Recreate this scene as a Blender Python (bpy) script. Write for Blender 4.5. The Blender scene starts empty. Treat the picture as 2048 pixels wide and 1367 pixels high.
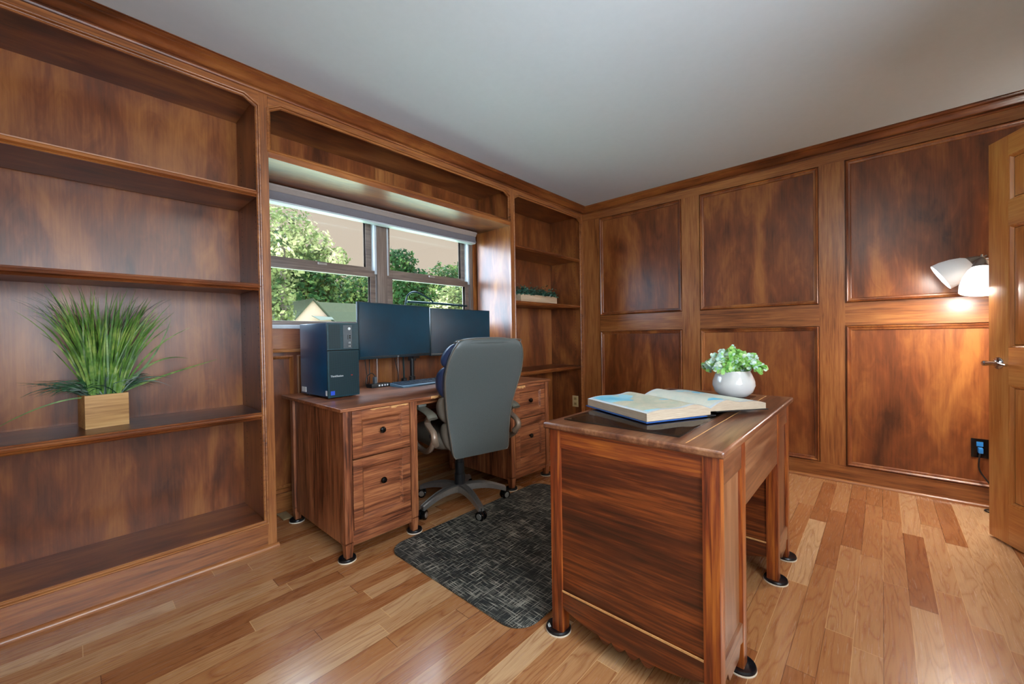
import bpy, bmesh, math, random
from mathutils import Vector, Matrix
R = math.radians
random.seed(7)
S = bpy.context.scene
C = S.collection

# ------------------------------------------------------------------ camera, world, sun, light, exposure
cam = bpy.data.objects.new('camera', bpy.data.cameras.new('camera')); C.objects.link(cam)
cam.data.sensor_width = 36; cam.data.lens = 807.61/2048*36; cam.data.clip_start = .02
cam.data.shift_y = -(681.46-683.5)/2048*-1
yaw, pit, rol = R(42.49), R(-.681), R(-.914)
f = Vector((-math.sin(yaw)*math.cos(pit), math.cos(yaw)*math.cos(pit), math.sin(pit)))
rt0 = Vector((math.cos(yaw), math.sin(yaw), 0)); up0 = rt0.cross(f)
rt = rt0*math.cos(rol)+up0*math.sin(rol); up = up0*math.cos(rol)-rt0*math.sin(rol)
m = Matrix((rt, up, -f)).transposed().to_4x4(); m.translation = (2.3703, -3.745, 1.0913)
cam.matrix_world = m
S.camera = cam

SKY_LOW = (.74, .635, .51); SKY_HIGH = (.62, .80, 1.0); SKY_MUL = 23.0
w = bpy.data.worlds.new('sky'); S.world = w; w.use_nodes = True
nt = w.node_tree; nt.nodes.clear()
tc = nt.nodes.new('ShaderNodeTexCoord'); sx = nt.nodes.new('ShaderNodeSeparateXYZ')
nt.links.new(tc.outputs['Generated'], sx.inputs[0])
mr = nt.nodes.new('ShaderNodeMapRange'); mr.inputs['From Min'].default_value = .32; mr.inputs['From Max'].default_value = .46
nt.links.new(sx.outputs['Z'], mr.inputs['Value'])
ma = nt.nodes.new('ShaderNodeMapRange'); ma.inputs['From Min'].default_value = .10; ma.inputs['From Max'].default_value = -.25   # the sun's side (south) of the sky is far brighter
nt.links.new(sx.outputs['Y'], ma.inputs['Value'])
mm = nt.nodes.new('ShaderNodeMath'); mm.operation = 'MAXIMUM'; nt.links.new(mr.outputs[0], mm.inputs[0]); nt.links.new(ma.outputs[0], mm.inputs[1])
mx = nt.nodes.new('ShaderNodeMix'); mx.data_type = 'RGBA'
mx.inputs['A'].default_value = (*SKY_LOW, 1); mx.inputs['B'].default_value = (*[k*SKY_MUL for k in SKY_HIGH], 1)
nt.links.new(mm.outputs[0], mx.inputs['Factor'])
bg = nt.nodes.new('ShaderNodeBackground'); wo = nt.nodes.new('ShaderNodeOutputWorld')
nt.links.new(mx.outputs['Result'], bg.inputs['Color']); nt.links.new(bg.outputs[0], wo.inputs['Surface'])

def lamp(name, kind, loc, energy, color=(1, 1, 1), rot=None, direction=None, **kw):
    L = bpy.data.lights.new(name, kind); L.energy = energy; L.color = color
    for k, v in kw.items(): setattr(L, k, v)
    o = bpy.data.objects.new(name, L); C.objects.link(o); o.location = loc
    if direction is not None: o.rotation_euler = Vector(direction).to_track_quat('-Z', 'Y').to_euler()
    return o
lamp('sun', 'SUN', (0, 0, 20), 2.2, (1, .93, .78), direction=(-.16, .62, -.66), angle=R(.6))
# daylight entering by the window in the right-hand wall, beside the camera
lamp('window_daylight', 'AREA', (3.42, -3.4, 1.45), 68, (.90, .96, 1), direction=(-1, 0, -.05), shape='RECTANGLE', size=2.1, size_y=1.1)
lamp('bay_sky_portal', 'AREA', (-.75, -2.1, 1.6), 1, direction=(1, 0, 0), shape='RECTANGLE', size=2.0, size_y=1.0).data.cycles.is_portal = True
S.view_settings.view_transform = 'Standard'; S.view_settings.look = 'None'
S.view_settings.exposure = -0.12; S.view_settings.gamma = 1; S.view_settings.use_curve_mapping = False

# ------------------------------------------------------------------ colours and node helpers
def lin(h):
    h = h.lstrip('#'); c = [int(h[i:i+2], 16)/255 for i in (0, 2, 4)]
    return tuple(((x+.055)/1.055)**2.4 if x > .04045 else x/12.92 for x in c)
class NT:
    def __init__(s, name):
        s.m = bpy.data.materials.new(name); s.m.use_nodes = True; s.t = s.m.node_tree; s.t.nodes.clear()
        s.out = s.t.nodes.new('ShaderNodeOutputMaterial'); s.b = s.t.nodes.new('ShaderNodeBsdfPrincipled')
        s.t.links.new(s.b.outputs[0], s.out.inputs[0])
    def n(s, typ, **kw):
        x = s.t.nodes.new('ShaderNode'+typ)
        for k, v in kw.items(): setattr(x, k, v)
        return x
    def link(s, a, b): s.t.links.new(a, b)
    def put(s, v, sock):
        if v is None: return
        if hasattr(v, 'is_output') or isinstance(v, bpy.types.NodeSocket): s.t.links.new(v, sock)
        else: sock.default_value = v
    def math(s, op, a, b=None, c=None, clamp=False):
        x = s.n('Math', operation=op); x.use_clamp = clamp
        s.put(a, x.inputs[0]); s.put(b, x.inputs[1]); s.put(c, x.inputs[2])
        return x.outputs[0]
    def coord(s, rnd=True):
        tc = s.n('TexCoord'); v = tc.outputs['Object']
        if rnd:
            oi = s.n('ObjectInfo'); mu = s.n('VectorMath', operation='SCALE'); cx = s.n('CombineXYZ')
            for i in range(3): s.link(oi.outputs['Random'], cx.inputs[i])
            s.link(cx.outputs[0], mu.inputs[0]); mu.inputs['Scale'].default_value = 37.0
            ad = s.n('VectorMath', operation='ADD'); s.link(v, ad.inputs[0]); s.link(mu.outputs[0], ad.inputs[1]); v = ad.outputs[0]
        return v
    def mapping(s, v, sc):
        mp = s.n('Mapping'); s.link(v, mp.inputs['Vector']); mp.inputs['Scale'].default_value = sc
        return mp.outputs[0]
    def noise(s, v, scale, detail=4, rough=.55, dist=0.0):
        x = s.n('TexNoise'); s.link(v, x.inputs['Vector'])
        x.inputs['Scale'].default_value = scale; x.inputs['Detail'].default_value = detail
        x.inputs['Roughness'].default_value = rough; x.inputs['Distortion'].default_value = dist
        return x.outputs['Fac']
    def ramp(s, fac, stops):
        x = s.n('ValToRGB'); s.link(fac, x.inputs[0]); e = x.color_ramp.elements
        while len(e) < len(stops): e.new(.5)
        for i, (p, c) in enumerate(stops): e[i].position = p; e[i].color = (*c, 1) if len(c) == 3 else c
        return x.outputs[0]
    def mixc(s, fac, a, b, blend='MIX'):
        x = s.n('Mix', data_type='RGBA', blend_type=blend)
        s.put(fac, x.inputs['Factor']); s.put(a if not isinstance(a, tuple) else (*a, 1), x.inputs['A']); s.put(b if not isinstance(b, tuple) else (*b, 1), x.inputs['B'])
        return x.outputs['Result']
    def bump(s, h, strength=.1, dist=.01):
        x = s.n('Bump'); s.link(h, x.inputs['Height']); x.inputs['Strength'].default_value = strength; x.inputs['Distance'].default_value = dist
        s.link(x.outputs[0], s.b.inputs['Normal'])
    def set(s, color=None, rough=None, **kw):
        if color is not None: s.put((*color, 1) if isinstance(color, tuple) else color, s.b.inputs['Base Color'])
        if rough is not None: s.put(rough, s.b.inputs['Roughness'])
        for k, v in kw.items(): s.put(v, s.b.inputs[k.replace('_', ' ')])
        return s.m

def wood(name, cols, axis='Z', fig=1.0, figscale=3.0, rough=.28, coat=.35, grain=1.0, streak=.35, stretch=.22, mw=.45, bs=.12):
    k = NT(name); v = k.coord()
    sc = {'X': (stretch, 1, 1), 'Y': (1, stretch, 1), 'Z': (1, 1, stretch)}[axis]
    fs = {'X': (.04, 1, 1), 'Y': (1, .04, 1), 'Z': (1, 1, .04)}[axis]
    big = k.noise(k.mapping(v, sc), figscale, 3, .5, 1.8)
    mid = k.noise(k.mapping(v, sc), figscale*4.5, 5, .6, 1.2)
    fine = k.noise(k.mapping(v, fs), 110*grain, 3, .6, .3)
    a = k.math('MULTIPLY_ADD', big, (1-mw)*fig, k.math('MULTIPLY', mid, mw*fig))
    a = k.math('ADD', k.math('SUBTRACT', a, .5*fig), .5)
    a = k.math('ADD', a, k.math('MULTIPLY', k.math('SUBTRACT', fine, .5), streak))
    col = k.ramp(a, [(.30, cols[0]), (.48, cols[1]), (.68, cols[2])])
    if bs: k.bump(fine, bs, .002)
    k.set(col, rough, Coat_Weight=coat, Coat_Roughness=.24)
    return k.m
def cherry(axis): return wood('cherry_'+axis.lower(), [lin('#47230f'), lin('#783f1e'), lin('#a46632')], axis, 1.2, 2.6, .34, .15, streak=.20, stretch=.30, mw=.30)
def walnut_streak(axis): return wood('walnut_'+axis.lower(), [lin('#30120a'), lin('#552410'), lin('#8c461c')], axis, 1.15, 5, .30, .4, streak=.6, stretch=.09)
M = {}
for a in 'XYZ':
    M['cherry'+a] = cherry(a)
    M['frame'+a] = wood('face_frame_'+a.lower(), [lin('#552b12'), lin('#8f552b'), lin('#b07440')], a, .9, 5, .30, .3, streak=.5, stretch=.1)
    M['rustic'+a] = wood('rustic_cherry_'+a.lower(), [lin('#432112'), lin('#80482c'), lin('#aa6c44')], a, 1.1, 6, .36, .15, streak=.75, stretch=.12)
    M['walnut'+a] = walnut_streak(a)
    M['waltop'+a] = wood('walnut_top_'+a.lower(), [lin('#43211a'), lin('#74472e'), lin('#a0714e')], a, 1.1, 5, .32, .35, streak=.3, stretch=.09, bs=0)  # paler veneer tone, mostly reflected sheen put into the colour
    M['walpost'+a] = wood('walnut_post_'+a.lower(), [lin('#45190b'), lin('#80391a'), lin('#b56626')], a, 1.1, 7, .3, .3, streak=.7, stretch=.07)
    M['door'+a] = wood('door_wood_'+a.lower(), [lin('#94501f'), lin('#b87236'), lin('#cf9350')], a, 1.0, 3, .32, .3, streak=.4, stretch=.12)
    M['light'+a] = wood('light_wood_'+a.lower(), [lin('#9a6c3c'), lin('#c09258'), lin('#d6ac74')], a, .9, 7, .55, 0, streak=.5, stretch=.08)
    M['pale'+a] = wood('pale_wood_'+a.lower(), [lin('#a08062'), lin('#c4a686'), lin('#d8c0a2')], a, .9, 7, .6, 0, streak=.5, stretch=.08)
    M['sash'+a] = wood('window_sash_wood_'+a.lower(), [lin('#4a3d36'), lin('#6d5c52'), lin('#8a786c')], a, .8, 6, .4, .1, streak=.5, stretch=.08)
def plain(name, color, rough=.5, noise=0, nscale=60, **kw):
    k = NT(name); v = k.coord()
    n = k.noise(v, nscale, 4)
    d = tuple(max(0, x*(1-noise)) for x in color); l = tuple(min(1, x*(1+noise)) for x in color)
    return k.set(k.ramp(n, [(.35, d), (.65, l)]), rough, **kw)
M['ceiling'] = plain('ceiling_paint', lin('#c8cccf'), .9, .01, 30)
M['wall'] = plain('wall_paint', lin('#cfc8bc'), .85, .02, 30)
M['black'] = plain('black_plastic', lin('#15181b'), .38, .15)
M['blackgloss'] = plain('black_gloss', lin('#0a0b0d'), .15, .1)
M['darkmetal'] = plain('dark_knob_metal', lin('#17120f'), .25, .1, Metallic=.6)
M['chrome'] = plain('chrome', lin('#c8ccd2'), .12, .03, Metallic=1.0)
M['silver'] = plain('brushed_pewter', lin('#aaa7a2'), .3, .06, Metallic=.85)
M['leather'] = plain('grey_leather', lin('#494e4c'), .42, .08, 250)
M['leathertan'] = plain('taupe_leather', lin('#5e564b'), .42, .08, 250)
M['leathernavy'] = plain('dark_navy_leather', lin('#1a2c4c'), .33, .1, 250)
M['armplastic'] = plain('bronze_plastic', lin('#85715f'), .32, .06, Metallic=.3)
M['armpad'] = plain('arm_pad_vinyl', lin('#5d5a4e'), .4, .06)
M['felt'] = plain('felt_rim', lin('#d9cab4'), .9, .05)
M['pad'] = plain('black_rubber', lin('#101216'), .3, .2)
M['cream'] = plain('cream_plastic', lin('#cdb684'), .4, .03)
M['creamdark'] = plain('cream_socket', lin('#a98f5e'), .4, .03)
M['bluecord'] = plain('blue_plug', lin('#2f7dc0'), .4, .05)
M['pc_blue_haze'] = plain('tower_side_haze', lin('#0f4468'), .28, .12, 8, Coat_Weight=.4, Coat_Roughness=.1)  # the blue haze over the black case is put into its colour
M['pcfront'] = plain('tower_front', lin('#163840'), .4, .15)
M['pcgrey'] = plain('tower_port_strip', lin('#4d5458'), .4, .05)
M['whitemark'] = plain('white_lettering', lin('#d8dcdc'), .5, .02)
M['redmark'] = plain('red_lettering', lin('#b8301f'), .5, .02)
M['bluemark'] = plain('blue_sticker', lin('#2b52c8'), .4, .05)
M['screen'] = plain('hazed_dark_screen', lin('#043242'), .2, .25, 3, Coat_Weight=.2, Coat_Roughness=.08)  # teal is the reflected haze, put into the colour of a black screen
M['bezel'] = plain('monitor_bezel', lin('#10262e'), .3, .1)
M['keyb'] = plain('keyboard_body', lin('#4f6c80'), .4, .06)
M['key'] = plain('keyboard_keys', lin('#22384a'), .45, .12)
M['white'] = plain('white_ceramic', lin('#cfcbc6'), .12, .01, Coat_Weight=.6, Coat_Roughness=.04)
M['whiteplastic'] = plain('white_window_liner', lin('#b9c0c4'), .35, .03)
M['blind'] = plain('blind_cassette_taupe', lin('#9c8f86'), .5, .03)
M['blindgrey'] = plain('blind_cassette_grey', lin('#767276'), .45, .03)
M['cable'] = plain('black_cable', lin('#0b0b0c'), .5, .05)
M['chipwood'] = plain('bare_chipped_board', lin('#c9955c'), .7, .12, 80)
M['teal'] = plain('teal_black_tube', lin('#123438'), .35, .1)
M['register'] = plain('floor_register', lin('#8a7452'), .5, .1)
# outdoor
M['lawn'] = plain('lawn', lin('#a0af90'), .9, .2, 3, Specular_IOR_Level=0.0)
M['bark'] = plain('bark', lin('#4b3d30'), .9, .2, 12)
M['siding'] = plain('beige_siding', lin('#7a6653'), .8, .02, Specular_IOR_Level=0.0)
M['shingle'] = plain('grey_green_shingle', lin('#2a2c20'), .85, .15, 14, Specular_IOR_Level=0.0)
M['shingledark'] = plain('roof_edge', lin('#4a4b42'), .8, .1)
def leafmat(name, a, b, c, rough=.55, trans=.0, scale=30, spec=.5):
    k = NT(name); v = k.coord(False); n = k.noise(v, scale, 3, .7)
    k.set(k.ramp(n, [(.35, lin(a)), (.5, lin(b)), (.66, lin(c))]), rough, Specular_IOR_Level=spec)
    if trans:
        tr = k.n('BsdfTranslucent'); tr.inputs[0].default_value = (*lin(c), 1); ms = k.n('MixShader'); ms.inputs[0].default_value = trans
        k.link(k.b.outputs[0], ms.inputs[1]); k.link(tr.outputs[0], ms.inputs[2]); k.link(ms.outputs[0], k.out.inputs[0])
    return k.m
M['leafA'] = leafmat('pale_leaves', '#10200a', '#454a26', '#8f8a5c', .6, .08, 1.3, .02)
M['leafB'] = leafmat('dark_leaves', '#051507', '#172a10', '#4c5228', .6, .06, .9, .02)
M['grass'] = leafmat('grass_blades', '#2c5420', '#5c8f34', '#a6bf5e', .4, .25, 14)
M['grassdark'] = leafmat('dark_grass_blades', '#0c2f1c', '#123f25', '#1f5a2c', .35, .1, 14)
M['box'] = leafmat('boxwood_leaves', '#0c2c26', '#1c4f40', '#6f9a80', .35, .1, 40)
M['euc'] = leafmat('eucalyptus_leaves', '#86b3ae', '#bcd8c6', '#e9eed6', .5, .15, 30)
M['eucg'] = leafmat('green_leaves', '#4f9a38', '#86bf5a', '#c6da90', .5, .2, 30)

def glassmat(name, tint=(1, 1, 1), rough=0.0, mixv=.9):
    k = NT(name); tr = k.n('BsdfTransparent'); tr.inputs[0].default_value = (*tint, 1)
    gl = k.n('BsdfGlossy'); gl.inputs['Roughness'].default_value = rough
    lw = k.n('LayerWeight'); lw.inputs[0].default_value = .5
    fr = k.math('MULTIPLY_ADD', k.math('POWER', lw.outputs['Facing'], 5.0), .9, .03)
    ms = k.n('MixShader'); k.link(fr, ms.inputs[0]); k.link(tr.outputs[0], ms.inputs[1]); k.link(gl.outputs[0], ms.inputs[2])
    k.link(ms.outputs[0], k.out.inputs[0]); return k.m
M['glass'] = glassmat('window_glass')
M['desk_glass'] = glassmat('desk_glass', (.62, .68, .72))
def emis(name, col, st):
    k = NT(name); k.set(lin('#f2f2f0'), .3, Emission_Color=(*col, 1), Emission_Strength=st); return k.m
M['shade_lit'] = emis('lit_frosted_glass', (1, .95, .88), 1.6)
M['shade_dim'] = emis('dim_frosted_glass', (.95, .97, 1), .10)
M['dome'] = emis('added_dome_glass', (1, .93, .82), 3.0)

def floor_mat():
    k = NT('oak_strip_floor'); tc = k.n('TexCoord'); sp = k.n('SeparateXYZ'); k.link(tc.outputs['Object'], sp.inputs[0])
    x, y = sp.outputs[0], sp.outputs[1]
    xr = k.math('DIVIDE', x, .079); row = k.math('FLOOR', xr); fx = k.math('FRACT', xr)
    wn = k.n('TexWhiteNoise', noise_dimensions='1D'); k.link(row, wn.inputs['W'])
    y2 = k.math('ADD', k.math('DIVIDE', y, .78), k.math('MULTIPLY', wn.outputs['Value'], 7.3))
    seg = k.math('FLOOR', y2); fy = k.math('FRACT', y2)
    cx = k.n('CombineXYZ'); k.link(row, cx.inputs[0]); k.link(seg, cx.inputs[1])
    w2 = k.n('TexWhiteNoise', noise_dimensions='3D'); k.link(cx.outputs[0], w2.inputs['Vector'])
    r = w2.outputs['Value']
    sc = k.n('VectorMath', operation='SCALE'); k.link(w2.outputs['Color'], sc.inputs[0]); sc.inputs['Scale'].default_value = 25
    ad = k.n('VectorMath', operation='ADD'); k.link(tc.outputs['Object'], ad.inputs[0]); k.link(sc.outputs[0], ad.inputs[1])
    # cathedral rings: elongated distorted distance field per board
    v1 = k.mapping(ad.outputs[0], (6.5, .75, 1))
    big = k.noise(v1, 1.6, 2, .5, .6)
    rings = k.math('FRACT', k.math('MULTIPLY', big, 13.0))
    rings = k.math('ABSOLUTE', k.math('SUBTRACT', rings, .5))
    rings = k.math('POWER', k.math('MULTIPLY', rings, 2.0), 3.0)
    fine = k.noise(k.mapping(ad.outputs[0], (1, .035, 1)), 210, 3, .6)
    tone = k.ramp(r, [(.0, lin('#965d35')), (.25, lin('#aa7245')), (.65, lin('#b88659')), (1, lin('#caa277'))])
    dark = k.mixc(1.0, tone, lin('#a8683c'), 'MULTIPLY')
    a = k.math('ADD', k.math('MULTIPLY', rings, .55), k.math('MULTIPLY', k.math('SUBTRACT', fine, .42), 1.3), clamp=True)
    col = k.mixc(k.math('MULTIPLY', a, .75), tone, dark)
    gx = k.math('LESS_THAN', fx, .022); gy = k.math('LESS_THAN', fy, .003)
    gap = k.math('MAXIMUM', gx, gy)
    gcol = k.mixc(k.math('GREATER_THAN', r, .42), lin('#4f2a14'), lin('#d8ab76'))
    col = k.mixc(k.math('MULTIPLY', gap, .75), col, gcol)
    h = k.math('SUBTRACT', k.math('MULTIPLY', fine, .25), k.math('MULTIPLY', gap, .8))
    und = k.noise(tc.outputs['Object'], 7, 2)
    k.bump(k.math('ADD', h, und), .10, .004)
    return k.set(col, k.math('MULTIPLY_ADD', fine, .12, .2), Coat_Weight=.25, Coat_Roughness=.16)
M['floor'] = floor_mat()
def mat_mat():
    k = NT('woven_mat'); v = k.coord(False)
    a = k.noise(k.mapping(v, (1, .05, 1)), 210, 2, .6); b = k.noise(k.mapping(v, (.05, 1, 1)), 210, 2, .6)
    c = k.noise(v, 5, 3)
    mxx = k.math('MAXIMUM', a, b)
    s = k.math('ADD', k.math('MULTIPLY', mxx, .85), k.math('MULTIPLY', c, .15))
    k.bump(mxx, .3, .002)
    return k.set(k.ramp(s, [(.48, lin('#151718')), (.56, lin('#33352f')), (.66, lin('#a39d8e'))]), .7)
M['matweave'] = mat_mat()
def map_mat():
    k = NT('atlas_page'); v = k.coord(False)
    land = k.noise(k.mapping(v, (1, 1, 0)), 5.2, 3, .5, .5)
    sea = k.ramp(k.noise(v, 8, 2), [(.4, lin('#5fb4cf')), (.6, lin('#9ad0dd'))])
    lines = k.noise(k.mapping(v, (1, 1, 0)), 55, 5, .8, 2)
    ln = k.math('LESS_THAN', k.math('ABSOLUTE', k.math('SUBTRACT', lines, .5)), .012)
    lcol = k.ramp(k.noise(v, 20, 3), [(.4, lin('#b9bfa8')), (.6, lin('#cfc9b0'))])
    lcol = k.mixc(k.math('MULTIPLY', ln, .55), lcol, lin('#8a7f74'))
    return k, land, sea, lcol
k, land, sea, lcol = map_mat()
tc_ = k.n('TexCoord'); sx_ = k.n('SeparateXYZ'); k.link(tc_.outputs['Object'], sx_.inputs[0]); grad = k.math('MULTIPLY_ADD', sx_.outputs[0], .9, .20)
k.set(k.mixc(k.math('GREATER_THAN', k.math('ADD', land, grad), .52), sea, lcol), .35); M['mapL'] = k.m
k, land, sea, lcol = map_mat(); k.m.name = 'atlas_page_right'
k.set(k.mixc(k.math('GREATER_THAN', land, .36), sea, k.mixc(.35, lcol, lin('#dfe6e2'))), .35); M['mapR'] = k.m
M['paper'] = plain('page_margin', lin('#c3cacc'), .6, .01)
def edge_mat():
    k = NT('page_edges'); v = k.coord(False); n = k.noise(k.mapping(v, (1, 1, 60)), 18, 3, .7)
    return k.set(k.ramp(n, [(.35, lin('#96806a')), (.65, lin('#b9a58c'))]), .8)
M['edges'] = edge_mat()
M['cover'] = plain('blue_cover_board', lin('#1c4a86'), .4, .08)
M['coverdark'] = plain('dark_spine_cloth', lin('#1a1512'), .6, .08)
def mesh_mat():
    k = NT('perforated_front'); v = k.coord(False); vo = k.n('TexVoronoi'); k.link(k.mapping(v, (1, 1, 1)), vo.inputs['Vector']); vo.inputs['Scale'].default_value = 160
    vo.inputs['Randomness'].default_value = 0
    c = k.ramp(vo.outputs['Distance'], [(.30, lin('#030607')), (.42, lin('#17343a'))])
    return k.set(c, .45)
M['perf'] = mesh_mat()

# ------------------------------------------------------------------ geometry helpers
class G:
    def __init__(s): s.bm = bmesh.new()
    def faces(s, vs, fs):
        v = [s.bm.verts.new(p) for p in vs]
        for q in fs:
            try: s.bm.faces.new([v[i] for i in q])
            except ValueError: pass
        return v
    def box(s, x0, x1, y0, y1, z0, z1, bev=0):
        x0, x1 = sorted((x0, x1)); y0, y1 = sorted((y0, y1)); z0, z1 = sorted((z0, z1))
        vs = [(x, y, z) for z in (z0, z1) for y in (y0, y1) for x in (x0, x1)]
        v = s.faces(vs, [(0, 2, 3, 1), (4, 5, 7, 6), (0, 1, 5, 4), (2, 6, 7, 3), (0, 4, 6, 2), (1, 3, 7, 5)])
        if bev:
            es = set(e for q in v for e in q.link_edges)
            bmesh.ops.bevel(s.bm, geom=list(es), offset=min(bev, .49*min(x1-x0, y1-y0, z1-z0)), segments=2, profile=.7, affect='EDGES')
        return s
    def obox(s, c, ax, hs, bev=0):            # oriented box: centre, 3 axes, 3 half sizes
        g = G(); g.box(-hs[0], hs[0], -hs[1], hs[1], -hs[2], hs[2], bev)
        m = Matrix([Vector(a).normalized() for a in ax]).transposed().to_4x4(); m.translation = Vector(c)
        g.bm.transform(m); s.merge(g); return s
    def merge(s, g, mat=None):
        if mat is not None: g.bm.transform(mat)
        me = bpy.data.meshes.new('tmp'); g.bm.to_mesh(me); s.bm.from_mesh(me); bpy.data.meshes.remove(me); g.bm.free(); return s
    def prism(s, pts, axis, a, b, bev=0):     # polygon extruded along an axis
        def P(p, t): return {'x': (t, p[0], p[1]), 'y': (p[0], t, p[1]), 'z': (p[0], p[1], t)}[axis]
        n = len(pts); vs = [P(p, a) for p in pts]+[P(p, b) for p in pts]
        v = s.faces(vs, [tuple(range(n)), tuple(range(2*n-1, n-1, -1))]+[(i, (i+1) % n, n+(i+1) % n, n+i) for i in range(n)])
        if bev:
            es = set(e for q in v for e in q.link_edges)
            bmesh.ops.bevel(s.bm, geom=list(es), offset=bev, segments=2, profile=.7, affect='EDGES')
        return s
    def loft(s, rings, cap=True, closed=True):
        n = len(rings[0]); v = [[s.bm.verts.new(p) for p in r] for r in rings]
        for a, b in zip(v, v[1:]):
            for i in range(n if closed else n-1):
                try: s.bm.faces.new((a[i], a[(i+1) % n], b[(i+1) % n], b[i]))
                except ValueError: pass
        if cap and closed:
            for q in (v[0], v[-1]):
                try: s.bm.faces.new(q)
                except ValueError: pass
        return s
    def lathe(s, prof, c=(0, 0, 0), seg=24, axis=(0, 0, 1), cap=True):
        ax = Vector(axis).normalized(); u = ax.orthogonal().normalized(); w_ = ax.cross(u); c = Vector(c)
        rings = [[c+ax*h+(u*math.cos(2*math.pi*i/seg)+w_*math.sin(2*math.pi*i/seg))*max(r, 1e-5) for i in range(seg)] for r, h in prof]
        return s.loft(rings, cap)
    def tube(s, pts, r, seg=8, flat=None, up=(0, 0, 1), smooth=0):
        P = [Vector(p) for p in pts]
        if smooth: P = crom(P, smooth)
        n = len(P); rings = []
        for i, p in enumerate(P):
            t = (P[min(i+1, n-1)]-P[max(i-1, 0)]).normalized()
            u = Vector(up); u = u-t*u.dot(t)
            if u.length < 1e-4: u = t.orthogonal()
            u.normalize(); b = t.cross(u)
            if callable(r): ra, rb = r(i/(n-1))
            elif flat: ra, rb = r, flat
            else: ra = rb = r
            rings.append([p+b*math.cos(2*math.pi*k/seg)*ra+u*math.sin(2*math.pi*k/seg)*rb for k in range(seg)])
        return s.loft(rings)
    def sweep(s, path, prof, normal, closed=True, side=1):   # profile (a,b): a in-plane to the side, b along normal
        N = Vector(normal).normalized(); P = [Vector(p) for p in path]; n = len(P); rings = []
        def perp(a, b): return (b-a).normalized().cross(N)*side
        for i in range(n):
            if closed or 0 < i < n-1:
                n1 = perp(P[i-1], P[i]); n2 = perp(P[i], P[(i+1) % n]); mi = (n1+n2)/max(.2, 1+n1.dot(n2))
            elif i == 0: mi = perp(P[0], P[1])
            else: mi = perp(P[-2], P[-1])
            rings.append([P[i]+mi*a+N*b for a, b in prof])
        if closed: rings.append([v.copy() for v in rings[0]])
        return s.loft(rings, cap=not closed)
def crom(P, k):
    out = []; n = len(P)
    for i in range(n-1):
        p0, p1, p2, p3 = P[max(i-1, 0)], P[i], P[i+1], P[min(i+2, n-1)]
        for j in range(k):
            t = j/k
            out.append(.5*((2*p1)+(p2-p0)*t+(2*p0-5*p1+4*p2-p3)*t*t+(3*p1-p0-3*p2+p3)*t**3))
    return out+[P[-1]]
def obj(name, g, mat, parent=None, world=False, sharp=35, subd=0, bevel=0):
    bm = g.bm
    bmesh.ops.remove_doubles(bm, verts=bm.verts, dist=1e-6)
    bmesh.ops.recalc_face_normals(bm, faces=bm.faces)
    if world and parent is not None:
        bm.transform((Matrix.Translation(parent['_l'])@Matrix.Rotation(parent['_r'], 4, 'Z')).inverted())
    for fc in bm.faces: fc.smooth = True
    for e in bm.edges:
        if len(e.link_faces) == 2:
            if e.calc_face_angle(0) > R(sharp): e.smooth = False
    me = bpy.data.meshes.new(name); bm.to_mesh(me); bm.free()
    o = bpy.data.objects.new(name, me); C.objects.link(o)
    if mat is not None: me.materials.append(M[mat] if isinstance(mat, str) else mat)
    if parent is not None: o.parent = parent
    if bevel:
        b = o.modifiers.new('bevel', 'BEVEL'); b.width = bevel; b.segments = 2; b.limit_method = 'ANGLE'
    if subd:
        sb = o.modifiers.new('sub', 'SUBSURF'); sb.levels = subd; sb.render_levels = subd
    return o
ROOTS = []
def thing(name, label, cat, loc=(0, 0, 0), rz=0, group=None):
    o = bpy.data.objects.new(name, None); C.objects.link(o); o.location = loc; o.rotation_euler = (0, 0, rz)
    o.empty_display_size = .05; o['_l'] = tuple(loc); o['_r'] = rz; o['label'] = label; o['category'] = cat
    if group: o['group'] = group
    ROOTS.append(o); return o
def tag(o, label, cat, group=None):
    o['label'] = label; o['category'] = cat
    if group: o['group'] = group
    return o
def struct(name, g=None, mat=None):
    if g is None:
        o = bpy.data.objects.new(name, None); C.objects.link(o); o['_l'] = (0, 0, 0); o['_r'] = 0; ROOTS.append(o)
    else: o = obj(name, g, mat)
    o['kind'] = 'structure'; return o
def text(name, body, size, mat, parent, loc, rot, depth=.0006, label=None):
    cu = bpy.data.curves.new(name, 'FONT'); cu.body = body; cu.size = size; cu.extrude = depth; cu.align_x = 'CENTER'; cu.align_y = 'CENTER'
    t = bpy.data.objects.new(name, cu); C.objects.link(t)
    bpy.context.view_layer.update()
    me = bpy.data.meshes.new_from_object(t); bpy.data.objects.remove(t)
    me.materials.clear(); me.materials.append(M[mat])
    o = bpy.data.objects.new(name, me); C.objects.link(o); o.parent = parent; o.location = loc; o.rotation_euler = rot
    if label: o['label'] = label
    return o

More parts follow.
